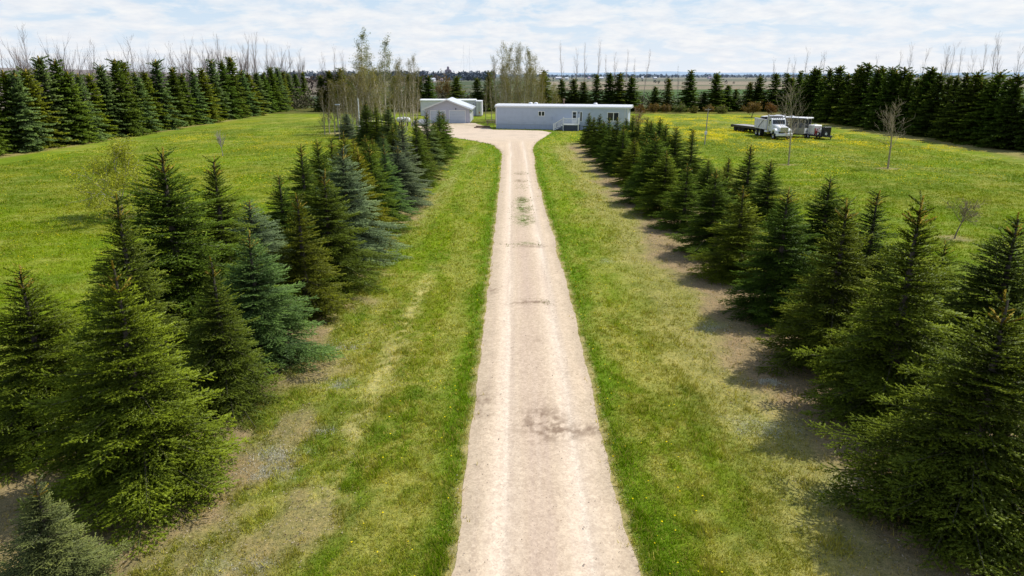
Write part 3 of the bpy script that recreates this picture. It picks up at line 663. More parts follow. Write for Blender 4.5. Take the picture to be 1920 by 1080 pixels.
def broadleaf(seed, H, style, leaves=0, leaf=.06, trunk_h=.3, rk=1.0, spread=1.0, blen=1.0):
    r = random.Random(seed); T = []; B = []; LP = []
    def grow(p, d, L, rad, lev, store):
        n = 4 if lev < 2 else 3; pts = [p]
        for i in range(n):
            d = (d + Vector((r.uniform(-1, 1), r.uniform(-1, 1), r.uniform(-.5, 1)))*.16 + Vector((0, 0, .07 if style != 'round' else .03))).normalized()
            q = p + d*L/n; r0 = rad*(1-i/n*.55); r1 = rad*(1-(i+1)/n*.55)
            store.append((tuple(p), tuple(q), max(r0, .006*rk), max(r1, .005*rk)))
            p = q; pts.append(p)
            if lev < 4 and (i >= 1 or lev > 0):
                for k in range(r.choice([1, 2]) if lev < 3 else r.choice([0, 1, 1])):
                    az = r.uniform(0, 6.283); o = d.orthogonal().normalized(); o = Matrix.Rotation(az, 3, d) @ o
                    ang = {'poplar': .42, 'round': .85, 'vase': .6}[style]*r.uniform(.7, 1.2)*spread
                    nd = (d*math.cos(ang)+o*math.sin(ang)).normalized()
                    grow(q, nd, L*r.uniform(.42, .62), rad*.45, lev+1, B)
            if lev >= 2: LP.append(tuple(q))
    if style == 'poplar':
        d = Vector((r.uniform(-.05, .05), r.uniform(-.05, .05), 1)); p = Vector((0, 0, -.05)); n = 14; R0 = .010*H*rk
        for i in range(n):
            d = (d + Vector((r.uniform(-1, 1), r.uniform(-1, 1), 0))*.04).normalized(); q = p + d*H/n
            T.append((tuple(p), tuple(q), R0*(1-i/n)+.012*rk, R0*(1-(i+1)/n)+.010*rk)); p = q
            if i > n*trunk_h:
                for k in range(r.choice([2, 3])):
                    az = r.uniform(0, 6.283); ang = RAD(r.uniform(16, 34))*spread
                    nd = Vector((math.cos(az)*math.sin(ang), math.sin(az)*math.sin(ang), math.cos(ang)))
                    grow(q, nd, H*.17*blen*r.uniform(.6, 1.2)*(1.25-i/n*.8), R0*.32*(1.1-i/n), 2, B)
    else:
        d = Vector((r.uniform(-.15, .15), r.uniform(-.1, .1), 1)).normalized(); p = Vector((0, 0, -.05)); n = 4; R0 = .016*H*rk
        for i in range(n):
            q = p + d*H*trunk_h/n; T.append((tuple(p), tuple(q), R0*(1-.1*i), R0*(.9-.1*i))); p = q; d = (d+Vector((r.uniform(-.1, .1), r.uniform(-.1, .1), .1))).normalized()
        nb = 5
        for k in range(nb):
            az = 6.283*k/nb + r.uniform(-.4, .4); ang = RAD(r.uniform(18, 48) if style == 'vase' else r.uniform(20, 62))*spread
            nd = Vector((math.cos(az)*math.sin(ang), math.sin(az)*math.sin(ang), math.cos(ang)))
            grow(p, nd, H*(1-trunk_h)*.62*r.uniform(.8, 1.1), R0*.5, 1, B)
        grow(p, Vector((0, 0, 1)), H*(1-trunk_h)*.70, R0*.6, 1, B)
    Vt, Ft = tubes(T, 7); trunk = np_mesh('trunk', Vt, Ft, None, smooth=True)
    Vb, Fb = tubes(B, 3); br = np_mesh('branches', Vb, Fb, None)
    lf = None
    if leaves:
        rr = np.random.default_rng(seed); LPa = np.array(LP); pick = rr.integers(0, len(LPa), leaves)
        c = LPa[pick] + rr.normal(0, .10+.01*H, (leaves, 3)); 
        u = rr.normal(0, 1, (leaves, 3)); u /= np.linalg.norm(u, axis=1)[:, None]; w = np.cross(u, rr.normal(0, 1, (leaves, 3))); w /= np.linalg.norm(w, axis=1)[:, None]
        s = leaf*rr.uniform(.6, 1.3, (leaves, 1))
        V = np.stack([c-u*s, c-w*s*.6, c+u*s, c+w*s*.6], 1).reshape(-1, 3)
        tn = np.repeat(rr.random(leaves), 4)
        lf = np_mesh('leaves', V, np.arange(leaves*4).reshape(-1, 4), M['leaf'], attrs={'tone': tn, 'shoot': tn*0})
    return trunk, br, lf, H
def put_broad(lib, x, y, H, label, cat_name, group, bark='grey_bark', tint=(1, 1, 1), ltint=(1, 1, 1), wide=1.0, lean=(0, 0)):
    tr, br, lf, h0 = lib
    for me in (tr, br):
        if not me.materials: me.materials.append(M[bark])
    k = H/h0; e = thing(cat_name, label, 'tree' if 'shrub' not in cat_name else 'shrub', (x, y, 0), rnd.uniform(0, 6.28), group, (k*wide, k*wide, k))
    e.rotation_euler = (lean[0], lean[1], e.rotation_euler[2])
    link('trunk', tr, e, color=tint); link('branches', br, e, color=tint)
    if lf: link('leaves', lf, e, color=ltint)
    return e
BARE_P = [broadleaf(301+i, 14, 'poplar', trunk_h=.35, rk=1.1, spread=.9) for i in range(4)]
BARE_V = [broadleaf(311+i, 14, 'vase', trunk_h=.40, rk=.75, spread=.50) for i in range(3)]
LEAF_P = [broadleaf(321+i, 14, 'poplar', 2300, .085, trunk_h=.12, rk=1.0) for i in range(3)]
THIN_P = [broadleaf(331+i, 14, 'poplar', 4200, .065, trunk_h=.04, rk=1.1, spread=1.1) for i in range(3)]

# bare trees standing behind the left windbreak
lb = [(12, 62), (35, 55), (78, 62), (120, 58), (142, 78), (170, 92), (222, 72), (244, 75), (262, 92), (287, 85), (330, 88), (356, 62), (380, 64), (398, 68), (420, 80), (437, 72), (448, 68), (462, 64), (478, 72), (492, 80), (512, 90), (525, 92), (538, 88), (556, 95), (592, 100), (606, 112), (618, 92), (642, 100), (650, 105)]
for n_, (px, py) in enumerate(lb):
    X = -66 + rnd.uniform(-2, 2)
    if px > 560: X, H = TY(px, py, 182); Y = 182
    else: Y, H = TX(px, py, X)
    lib = BARE_V[n_ % 3] if px < 450 and n_ % 3 != 1 else BARE_P[n_ % 4]
    H *= .86 if lib in BARE_V else .96
    put_broad(lib, X, Y, H, f'tall bare tree standing behind the left windbreak, {ORD[n_]} from the left', 'bare_tree', 'bare trees behind the left windbreak', tint=(.75, .70, .72), wide=.95 if px < 450 else .7, lean=(rnd.uniform(-.05, .05), rnd.uniform(-.08, .08)))
for n_, (px, py) in enumerate([(1057, 88), (1082, 98), (1097, 92), (1121, 86), (1141, 110), (1157, 105), (1176, 103), (1195, 118), (1210, 100), (1247, 140), (1275, 130)]):
    X, H = TY(px, py, 184)
    put_broad(BARE_P[(n_*3+1) % 4], X, 184, H, f'thin bare poplar behind the mobile home, {ORD[n_]} from the left', 'bare_tree', 'thin bare poplars behind the mobile home', tint=(1.0, .95, .95), wide=.62, lean=(rnd.uniform(-.02, .02), rnd.uniform(-.03, .05)))
for n_, (px, py) in enumerate([(1455, 118), (1470, 114), (1488, 112), (1513, 100), (1536, 108), (1554, 106), (1640, 112), (1690, 108), (1716, 96), (1728, 100), (1768, 98), (1784, 94), (1792, 100), (1812, 100), (1842, 104), (1856, 96), (1882, 80), (1896, 82), (1916, 96)]):
    if px < 1500: X, H = TY(px, py, 180); Y = 180
    else: X = 68; Y, H = TX(px, py, X)
    put_broad(BARE_P[(n_*3+2) % 4], X, Y, H, f'thin bare tree rising behind the right windbreak, {ORD[n_]} from the left', 'bare_tree', 'bare trees behind the right windbreak', tint=(.85, .8, .8), wide=.7, lean=(rnd.uniform(-.03, .03), rnd.uniform(.02, .14)))

for n_ in range(22):
    px = 8 + n_*26 + rnd.uniform(-8, 8); X = -71 + rnd.uniform(-3, 3)
    Y, H = TX(px, np.interp(px, [0, 60, 190, 230, 330, 480, 600], [75, 72, 95, 88, 82, 74, 100]) + rnd.uniform(-6, 14), X)
    put_broad(BARE_V[n_ % 3], X, Y, H*.82, 'pale grey bare tree in the hazy back line behind the left windbreak', 'bare_tree', 'back line of bare trees at the left', tint=(.85, .80, .82), wide=1.1)
# leafing poplars left of the garage and behind the home
LG = (1.0, 1.0, 1.0)
for n_, (px, py, Y, k) in enumerate([(672, 58, 122, 0), (683, 82, 126, 0), (694, 98, 118, 0), (716, 72, 120, 0), (726, 95, 126, 0), (660, 100, 122, 1), (704, 118, 128, 1), (735, 122, 126, 1), (648, 130, 116, 1), (628, 150, 120, 1), (690, 125, 112, 1), (712, 128, 114, 1), (668, 135, 110, 1),
                                    (745, 115, 118, 2), (752, 108, 116, 2), (766, 112, 118, 2), (770, 106, 114, 2), (778, 125, 116, 2), (758, 132, 112, 2)]):
    X, H = TY(px, py, Y); H *= .90; lib = (LEAF_P if k == 0 else THIN_P)[n_ % 3]
    put_broad(lib, X, Y, H, f'{"tall pale green leafing" if k == 0 else ("yellow-green budding" if k == 1 else "slender nearly bare")} poplar left of the garage, {ORD[n_]} of its grove', 'poplar_tree', 'poplars left of the garage', 'pale_bark', (1, .97, .9), (1.1, 1.3, 1.5) if k == 0 else ((1.35, 1.28, 1.1) if k == 1 else (.9, .9, 1.0)), wide=1.1 if k == 0 else (1.7 if k == 1 else .8))
for n_ in range(9):
    px = 604 + n_*10 + rnd.uniform(-3, 3); Y = rnd.uniform(98, 106); X, H = TY(px, rnd.uniform(150, 178), Y)
    put_broad(THIN_P[n_ % 3], X, Y, H, 'thin budding sapling in the open grove at the left edge of the poplars', 'poplar_sapling', 'saplings at the left edge of the poplars', 'grey_bark', (.9, .85, .8), (.6, .55, .6), wide=1.1)
pb = [(929, 110, 2), (937, 84, 0), (944, 96, 0), (953, 90, 0), (960, 112, 1), (966, 92, 0), (976, 86, 0), (983, 98, 0), (990, 108, 1), (996, 96, 0), (1004, 110, 0), (1010, 128, 1), (1015, 140, 1), (948, 125, 1), (972, 128, 1), (986, 135, 1), (1034, 158, 3), (1046, 168, 3), (921, 140, 2), (910, 150, 2), (940, 140, 1), (1000, 130, 1)]
for n_, (px, py, k) in enumerate(pb):
    Y = 134 + rnd.uniform(-4, 6); X, H = TY(px, py, Y); H *= .93; lib = (LEAF_P if k == 3 or (k == 0 and n_ % 2) else THIN_P)[n_ % 3]
    put_broad(lib, X, Y, H, f'{["tall grey-green leafing", "yellow-green budding", "slender nearly bare", "low bushy yellow-green"][k]} poplar behind the mobile home, {ORD[n_]} of its grove', 'poplar_tree', 'poplars behind the mobile home', 'pale_bark', (.95, .9, .82), [(1.15, 1.2, 1.5), (1.3, 1.22, .9), (.9, .85, .9), (1.2, 1.15, .7)][k], wide=(.85, 1.3, .8, 1.6)[k])

# single trees standing in the fields
def single(px, py, top, seed, style, label, name, **kw):
    x, y = G(px, py); _, H = TY(px, top, y); 
    bl = broadleaf(seed, H, style, kw.pop('leaves', 0), kw.pop('leaf', .05), kw.pop('trunk_h', .25), kw.pop('rk', 1.2), kw.pop('spread', 1), kw.pop('blen', 1))
    return put_broad(bl, x, y, H, label, name, None, **kw)
single(230, 406, 268, 401, 'round', 'young yellow-leafed round tree with a dark trunk alone in the left lawn', 'leafing_tree', leaves=15000, leaf=.048, trunk_h=.24, spread=1.15, wide=1.05, ltint=(2.0, 2.3, .9), rk=1.1)
single(418, 293, 246, 402, 'vase', 'tiny thin bare sapling alone in the left lawn', 'bare_sapling', trunk_h=.35, rk=1.5, leaves=120, leaf=.03, wide=.7)
single(1478, 309, 176, 403, 'poplar', 'tall bare pale tree in front of the dump truck', 'bare_tree', trunk_h=.20, rk=1.0, spread=1.35, blen=1.7, bark='pale_bark', tint=(.8, .72, .56), wide=1.1)
single(1665, 316, 206, 404, 'poplar', 'bare tree with a crooked thick trunk alone in the right field', 'bare_tree', trunk_h=.22, rk=1.35, spread=1.5, blen=1.8, bark='pale_bark', tint=(.75, .66, .52), wide=1.15, lean=(0, .06))
single(1790, 447, 366, 405, 'round', 'small leaning bare tree with a bare earth ring in the right field', 'bare_tree', trunk_h=.40, rk=1.2, leaves=350, leaf=.028, ltint=(1, .9, .6), lean=(0, .22), tint=(.7, .62, .5))
# shrubs along the far side of the yard
for n_, (px, py, top, t, lb_) in enumerate([(1200, 212, 196, (1, .62, .5), 'low reddish brown shrub, leftmost before the far spruces'), (1225, 211, 194, (1.0, .75, .6), 'brown twiggy shrub, second from left before the far spruces'), (1249, 211, 195, (.9, .7, .6), 'wider brown shrub, third from left before the far spruces'),
                                            (1275, 211.5, 194, (.65, .95, .6), 'round fresh green shrub before the far spruces'), (1301, 212, 200, (.8, .85, .6), 'tiny dull green shrub before the far spruces'), (1329, 212, 197, (1, .8, .7), 'brown shrub behind the utility post'), (1353, 213, 198, (.75, .95, .5), 'small yellow-green shrub right of the utility post'),
                                            (1446, 214, 193, (1.1, .6, .4), 'rusty brown shrub behind the dump truck'), (1193, 239, 205, (.9, .72, .7), 'bare brown bush between the mobile home and the right spruce rows')]):
    single(px, py, top, 420+n_, 'round', lb_, 'garden_shrub', leaves=1500, leaf=.10 if py < 230 else .05, trunk_h=.06, rk=2.2, spread=1.1, ltint=t, wide=1.15, tint=(.8, .6, .5))
single(1409, 220, 190, 440, 'round', 'brown round-crowned tree on a short dark trunk near the flat-deck trailer', 'leafing_tree', leaves=2600, leaf=.085, trunk_h=.26, rk=1.6, ltint=(1.0, .70, .7), wide=1.35, tint=(.6, .5, .4))
single(837, 200, 142, 441, 'round', 'large beige-brown tree behind the garage roof', 'leafing_tree', leaves=5200, leaf=.13, trunk_h=.12, rk=1.5, ltint=(1.0, .72, .85), wide=.95, tint=(.7, .6, .5))

# ------------------------------------------------------------------ mobile home
x0, y0 = -2.62, 115.0; x1, y1 = 18.0, 110.2
ang = math.atan2(y1-y0, x1-x0); LEN = math.hypot(x1-x0, y1-y0)
home = thing('mobile_home', 'long single-storey blue-grey mobile home with a white roof at the end of the drive', 'house', (x0, y0, 0), ang)
W_, H0, HW = 4.3, .75, 3.42
def hx(px):                          # metres along the front wall from its left corner
    a = math.tan(math.atan((px-960)/F/CP*1.0)) if False else None
    lo, hi = 0, LEN
    for _ in range(40):
        m = (lo+hi)/2; X = x0+m*math.cos(ang); Y = y0+m*math.sin(ang); zc = Y*CP+(CAM_H-2)*SP
        if 960+F*X/zc < px: lo = m
        else: hi = m
    return lo
wl_ = MB().box(0, LEN, 0, W_, H0, HW)
wl_.build('wall', M['siding'], home)
MB().box(.04, LEN-.04, .05, W_-.05, 0, H0).build('skirting', M['skirt'], home)
prof = [(-.12, HW), (-.12, HW+.16)] + [(W_/2 - (W_/2+.12)*math.cos(t), HW+.16+.30*math.sin(t)) for t in np.linspace(.12, math.pi-.12, 11)] + [(W_+.12, HW+.16), (W_+.12, HW)]
roof = MB().prism(prof, 'x', -.12, LEN+.45).build('roof', M['roof'], home)
MB().box(-.15, LEN+.48, -.17, -.121, HW-.03, HW+.15).build('gutter', M['white'], roof)
for px in (1000, 1113, 990):
    MB().lathe((hx(px), 2.1, 0), 'z', [(.32, HW+.42), (.32, HW+.60), (.22, HW+.68), (.0, HW+.70)], 12).build('roof_vent', M['white'], roof)
MB().lathe((hx(1053), 2.0, 0), 'z', [(.10, HW+.4), (.10, HW+1.05), (.18, HW+1.06), (.18, HW+1.22), (0, HW+1.3)], 10).build('chimney_pipe', M['wood'], roof)
for q in (0, LEN-.12): MB().box(q-.004, q+.124, -.022, -.002, H0, HW-.03).build('corner_trim', M['white'], home)
MB().bar((LEN-.5, -.06, .1), (LEN-.5, -.06, HW), .04, 6).build('downspout', M['white'], home)
MB().box(hx(1034), hx(1034)+.3, -.10, -.001, 1.5, 2.0).build('electric_meter', M['skirt'], home)
MB().box(-.02, LEN+.02, -.03, -.001, H0-.05, H0+.03).build('base_trim', M['white'], home) if False else None
def hwindow(px0, px1, z0, z1, mull, name='window'):
    a, b = hx(px0), hx(px1)
    fr = MB(); t = .09
    fr.box(a, b, -.05, .0, z0, z0+t).box(a, b, -.05, 0, z1-t, z1).box(a, a+t, -.05, 0, z0+t, z1-t).box(b-t, b, -.05, 0, z0+t, z1-t)
    for q in mull: x = a+(b-a)*q; fr.box(x-.06, x+.06, -.05, 0, z0+t, z1-t)
    w = fr.build(name, M['white'], home)
    MB().box(a+t, b-t, -.02, .0, z0+t, z1-t).build('pane', M['glass'], w)
    return w
hwindow(1009, 1021.5, 2.05, 2.85, [.5]); hwindow(1138.5, 1160.5, 1.45, 2.80, [.53]); hwindow(1087, 1092, 1.30, 2.85, [])
# front door
a, b = hx(1072.3), hx(1082)
d = MB(); d.box(a, b, -.06, 0, .98, 2.95)
door = d.build('door', M['white'], home)
MB().box(a+.16, b-.16, -.075, -.06, 1.85, 2.75).build('pane', M['glass'], door)
MB().box(a+.14, b-.14, -.095, -.076, 2.28, 2.34).box(a+.14, (a+b)/2-.04, -.08, -.06, 1.5, 1.66).box((a+b)/2+.04, b-.14, -.08, -.06, 1.5, 1.66).build('door_trim', M['skirt'], door)
MB().bar((b-.12, -.06, 1.75), (b-.12, -.14, 1.75), .04, 8).build('handle', M['chrome'], door)
MB().box(b+.22, b+.34, -.12, 0, 2.55, 2.78).build('wall_lamp', M['dark'], home)
# porch with white rails and a flight of steps
dx0, dx1 = hx(1059), hx(1088)
porch = thing('porch', 'white railed wooden porch with steps at the mobile home door', 'porch', (x0 + math.cos(ang)*dx0 + math.sin(ang)*1.75, y0+math.sin(ang)*dx0 - math.cos(ang)*1.75, 0), ang)
pw = dx1-dx0
MB().box(0, pw, 0, 1.68, .86, .98).build('deck', M['white'], porch)
MB().box(.05, pw-.05, .05, 1.6, 0, .86).build('lattice_skirt', worn('dark_lattice', (.07, .085, .12), .9, var=.5, lines=('X', .2, .4)), porch)
for (sx, sy) in ((0, 0), (pw-.1, 0), (pw-.1, 1.55)):
    MB().box(sx, sx+.1, sy, sy+.1, 0 if sy == 0 else .98, 2.05).build('post', M['white'], porch)
rl = MB(); rl.box(.1, pw-.1, .02, .08, 1.82, 1.90).box(.1, pw-.1, .02, .08, 1.06, 1.12)
k = .22
while k < pw-.15: rl.box(k, k+.045, .03, .07, 1.12, 1.82); k += .17
rl.box(pw-.08, pw-.02, .1, 1.55, 1.82, 1.90).box(pw-.08, pw-.02, .1, 1.55, 1.06, 1.12)
for q in range(8): rl.box(pw-.07, pw-.03, .2+q*.17, .245+q*.17, 1.12, 1.82)
rl.build('railing', M['white'], porch)
sl = 1.5
for q in range(4): MB().box(-sl*(q+1)/4, -sl*q/4-.002, .1, 1.5, .98-.21*(q+1)-.05, .98-.21*(q+1)).build('step', M['white'], porch)
sr = MB()
for yy_ in (.02, 1.5):
    sr.bar((-sl, yy_+.03, .98), (0, yy_+.03, 1.86), .05, 4).bar((-sl, yy_+.03, .25), (0, yy_+.03, 1.05), .045, 4)
    sr.box(-sl-.05, -sl+.05, yy_, yy_+.1, 0, 1.08)
    for q in range(7):
        t = (q+.7)/7.5; x = -sl+sl*t; sr.box(x-.02, x+.02, yy_+.02, yy_+.06, .25+.8*t, .98+.88*t)
sr.build('stair_railing', M['white'], porch)

# ------------------------------------------------------------------ garage
gxl, gxr, gy0, gd = -15.66, -7.62, 127.8, 11.5
gw = gxr-gxl; gc = gw/2; hw = 2.55; hr = 4.1
gar = thing('garage', 'blue-grey two-door garage with a pale gable roof left of the mobile home', 'garage', (gxl, gy0, 0), 0)
MB().prism([(0, 0), (gw, 0), (gw, hw), (gc, hr-.06), (0, hw)], 'y', 0, gd).build('wall', M['siding_garage'], gar)
MB().box(gw+.003, gw+.02, .15, gd-.1, .1, hw-.12).build('sunlit_side', worn('sunlit_side_white', (.74, .75, .78), .5, var=.12, lines=('Y', .6, .7)), gar)  # sunlight on the right wall put into a lighter panel colour
slp = (hr-hw)/gc
rf = MB()
for s in (-1, 1):
    ex = gc+.45; p = [(gc, hr), (gc+s*ex, hr-slp*ex), (gc+s*ex, hr-slp*ex+.10), (gc, hr+.10)]
    rf.prism(p, 'y', -.55, gd+.3)
roof = rf.build('roof', M['groof'], gar)
fb = MB()
for s in (-1, 1):
    ex = gc+.47; fb.prism([(gc, hr-.10), (gc+s*ex, hr-slp*ex-.10), (gc+s*ex, hr-slp*ex+.12), (gc, hr+.12)], 'y', -.60, -.552)
fb.box(gw+.452, gw+.50, -.6, gd+.3, hr-slp*(gc+.45)-.06, hr-slp*(gc+.45)+.11)
fb.build('fascia', M['white'], roof)
for a, b in ((.95, 3.75), (4.35, 7.35)):
    dr = MB().box(a+.1, b-.1, -.03, 0, .02, 2.15)
    pd = dr.build('garage_door', worn('garage_door_paint', (.52, .58, .68), .5, var=.08, lines=('Z', .53, .8)), gar)
    MB().box(a, a+.1, -.06, 0, 0, 2.27).box(b-.1, b, -.06, 0, 0, 2.27).box(a+.1, b-.1, -.06, 0, 2.15, 2.27).build('door_frame', M['white'], pd)
MB().box(5.5, 5.68, -.14, -.001, 2.40, 2.62).build('wall_lamp', M['dark'], gar)
# sheds behind the garage
X1, Y1 = G(789, 217); X2, _ = G(892, 217)
sh = thing('long_shed', 'long low white trailer-like shed behind the garage', 'shed', (X1, Y1, 0), 0)
MB().box(0, X2-X1, 0, 3, .0, 3.05).build('wall', M['offwhite'], sh)
MB().prism([(-.15, 3.05), (3.15, 3.05), (3.15, 3.2), (1.5, 3.42), (-.15, 3.2)], 'x', -.12, X2-X1+.12).build('roof', M['white'], sh)
MB().box(X2-X1-.5, X2-X1-.38, .02, -.05, 2.3, 2.5).build('lamp', M['dark'], sh)
X3, Y3 = G(893.5, 217.5); X4, _ = G(904, 217.5)
ct = thing('storage_container', 'grey-white shipping container end with closed doors right of the garage', 'container', (X3, Y3-1.5, 0), 0)
cw = X4-X3
MB().box(0, cw, 0, 5.8, .12, 2.95).build('body', worn('corrugated_container', (.70, .68, .76), .5, var=.2, lines=('Y', .28, .6)), ct)
MB().box(-.03, cw+.03, -.04, 5.85, 2.952, 3.08).build('roof', M['white'], ct)
for s in (0, 1):
    dd_ = MB().box(.06+s*cw/2, cw/2-.03+s*cw/2, -.04, -.001, .2, 2.85).build('door', M['offwhite'], ct)
    MB().bar((cw/2-.18+s*.34, -.07, .25), (cw/2-.18+s*.34, -.07, 2.8), .025, 6).build('lock_rod', M['chrome'], dd_)
MB().box(cw-.62, cw-.36, -.052, -.041, .62, .92).build('placard', M['sticker'], ct)
MB().box(.1, cw-.1, .1, 5.6, 0, .12).build('skid', M['wood'], ct)

# ------------------------------------------------------------------ yard things
px_, py_ = G(921, 235)
pt = thing('picnic_table', 'weathered brown picnic table beside the left end of the mobile home', 'table', (px_, py_+1.2, 0), 0)
MB().box(-.9, .9, -.38, .38, .72, .78).build('tabletop', M['wood'], pt)
for s in (-1, 1):
    MB().box(-.9, .9, s*.75-.13, s*.75+.13, .42, .47).build('bench', M['wood'], pt)
    l = MB().bar((s*.65, -.75, 0), (s*.65, -.2, .72), .06, 4).bar((s*.65, .75, 0), (s*.65, .2, .72), .06, 4); l.box(s*.65-.05, s*.65+.05, -.8, .8, .34, .42)
    l.build('leg_frame', M['wood'], pt)
x, y = G(914, 240.5)
lg = thing('log_pile', 'low stack of dark old planks lying by the left end of the mobile home', 'wood pile', (x-.6, y, 0), .05)
for q in range(4):
    MB().bar((-1.6+q*.1, q*.22, .12), (1.2-q*.12, q*.22+.05, .12), .11, 7, .09).build('log', M['wood'], lg)
MB().bar((-1.3, .2, .31), (1.0, .28, .30), .10, 7, .08).bar((-1.2, .45, .30), (.9, .46, .31), .09, 7, .08).build('log', M['wood'], lg)
x, y = G(789, 236)
tp = thing('covered_heap', 'grey tarpaulin covered heap left of the garage behind the spruces', 'covered heap', (x, y, 0), 0)
tpm = MB(); prof_ = [(1.15, 0), (1.1, .35), (.9, .75), (.5, 1.0), (.15, 1.02), (0, 1.0)]
tpm.lathe((0, 0, 0), 'z', prof_, 14); tpm.v = [(vx*1.4+.1*math.sin(vy*5), vy*.9, vz*(1+.14*math.sin(vx*4+vy*3))) for vx, vy, vz in tpm.v]; tpm.build('tarpaulin', M['cover_sheet'], tp)
tpm = MB().box(-.7, .7, -.4, .4, 0, .5).build('crate', M['wood'], tp)
# utility post in the right lawn
x, y = G(1321, 271); _, H = TY(1326, 203, y)
up = thing('utility_post', 'thin grey utility post with a small meter box in the right lawn', 'post', (x, y, 0), 0)
MB().bar((0, 0, -.05), (.12, 0, H), .065, 8, .05).build('pole', M['grey_bark'], up)
MB().box(-.14, .16, -.20, -.07, 1.25, 1.65).build('meter_box', M['offwhite'], up)
MB().bar((-.25, 0, H*.96), (.45, 0, H*.965), .035, 6).build('crossarm', M['grey_bark'], up)
x, y = G(637, 262); 
lp = thing('yard_pole', 'pale pole with a small lamp head among the saplings left of the drive', 'pole', (x, y, 0), 0)
_, H = TY(637, 197, y); MB().bar((0, 0, -.05), (0, 0, H), .04, 8, .03).build('pole', M['grey_bark'], lp)
MB().box(-.30, .30, -.10, .10, H, H+.12).build('lamp_head', M['far_steel'], lp)
x, y = G(676, 262); _, H = TY(676, 184, y)
lp = thing('yard_pole', 'taller white pole between the clump spruces left of the drive', 'pole', (x, y, 0), 0)
MB().bar((0, 0, -.05), (0, 0, H), .07, 8, .05).build('pole', M['white'], lp); MB().bar((-.15, 0, H-.25), (.15, 0, H-.25), .03, 6).build('crossarm', M['white'], lp)
x, y = G(757, 236); _, H = TY(757, 216, y)
bx_ = thing('propane_tank', 'white propane tank on legs half hidden behind the left spruces', 'tank', (x, y, 0), 0)
MB().lathe((0, 0, 1.0), 'x', [(0, -1.2), (.32, -1.1), (.45, -.85), (.45, .85), (.32, 1.1), (0, 1.2)], 16).build('tank_body', M['white'], bx_)
for s in (-.7, .7): MB().box(s-.06, s+.06, -.3, .3, 0, .68).build('leg', M['dark'], bx_)
MB().lathe((0, 0, 0), 'z', [(.14, 1.43), (.14, 1.6), (0, 1.62)], 10).build('valve_dome', M['offwhite'], bx_)

# ------------------------------------------------------------------ vehicles
def wheel(parent, x, y, r, w, side, rim='chrome', name='wheel', dual=False):
    """axle along local x; outer face towards side"""
    wd = w*(1.9 if dual else 1)
    xi = x-side*wd
    e = MB().lathe((0, y, r), 'x', [(r*.62, min(x, xi)), (r*.93, min(x, xi)), (r, min(x, xi)+.05), (r, max(x, xi)-.05), (r*.93, max(x, xi)), (r*.60, max(x, xi)), (r*.58, min(x, xi)+.02), (r*.62, min(x, xi))], 22).build(name, M['rubber'], parent)
    f = x-side*.03
    MB().lathe((0, y, r), 'x', [(r*.60, f), (r*.55, f-side*.03), (r*.30, f-side*.07), (r*.26, f+side*.02), (0, f+side*.03)], 18).build('rim', M[rim], e)
    return e
# dump truck, nose towards -y
xf, yf = G(1448.2, 261.0); xr, yr = G(1426.5, 256.0)
ta = math.atan2(yf-yr, xf-xr) + math.pi/2
tk = thing('dump_truck', 'white dump truck with chrome grille and tall exhaust parked in the right field', 'truck', (xf+1.12*math.cos(ta), yf+1.12*math.sin(ta), 0), ta)
# local: x across (-1.15..1.15), y back from the front axle
wb_ = 4.9
MB().box(-.45, .45, -.7, 7.0, .62, .86).build('chassis', M['dark'], tk)
for s in (-1, 1):
    wheel(tk, s*1.12, 0, .50, .28, s)
    for yy_ in (wb_, wb_+1.3): wheel(tk, s*1.15, yy_, .50, .28, s, dual=True)
MB().prism([(-.85, 1.02), (-.80, 1.62), (1.05, 1.86), (1.05, .95)], 'x', -.68, .68).build('hood', M['white'], tk, bevel=.10)
MB().box(-.52, .52, -.90, -.84, .98, 1.62).build('grille', M['chrome'], tk)
g = MB()
for q in range(9): g.box(-.46+q*.112, -.43+q*.112, -.915, -.90, 1.02, 1.58)
g.build('grille_bars', M['dark'], tk)
MB().box(-1.14, 1.14, -1.12, -.92, .50, .84).build('bumper', M['white'], tk, bevel=.04)
for s in (-1, 1):
    MB().prism([(-.80, .80), (-.74, 1.22), (-.35, 1.45), (.25, 1.42), (.68, 1.12), (.78, .72), (.55, .72), (.45, 1.0), (.1, 1.18), (-.3, 1.15), (-.56, .80)], 'x', s*1.16 if s < 0 else .66, -.66 if s < 0 else 1.16).build('fender', M['white'], tk, bevel=.04)
    MB().lathe((s*.88, -.80, 1.08), 'y', [(0, -.10), (.15, -.08), (.17, 0)], 12).build('headlight', worn('lamp_lens', (.75, .78, .8), .15, var=.1), tk)
    MB().bar((s*1.10, 1.95, .95), (s*1.10, 1.95, 3.05 if s < 0 else 2.9), .085, 10).bar((s*1.10, 1.95, 2.9), (s*1.10, 2.12, 3.12), .07, 8).build('exhaust_stack', M['chrome'], tk)
    mr = MB().box(s*1.28-.03, s*1.28+.12, .92, 1.02, 1.85, 2.35).bar((s*1.0, 1.0, 2.3), (s*1.3, .97, 2.3), .02, 6).bar((s*1.0, 1.0, 1.9), (s*1.3, .97, 1.9), .02, 6); mr.build('mirror', M['chrome'], tk)
    MB().lathe((s*.85, 2.7, .78), 'y', [(0, -.5), (.28, -.48), (.30, -.4), (.30, .4), (.28, .48), (0, .5)], 16).build('fuel_tank', M['chrome'], tk)
cab = MB().prism([(1.05, .95), (1.05, 1.86), (1.30, 2.55), (1.42, 2.66), (2.25, 2.68), (2.25, .95)], 'x', -.98, .98).build('cab', M['white'], tk, bevel=.05)
MB().add([(-.86, 1.075, 1.94), (.86, 1.075, 1.94), (.82, 1.262, 2.48), (-.82, 1.262, 2.48)], [(0, 1, 2, 3)]).build('windshield', M['glass'], cab)
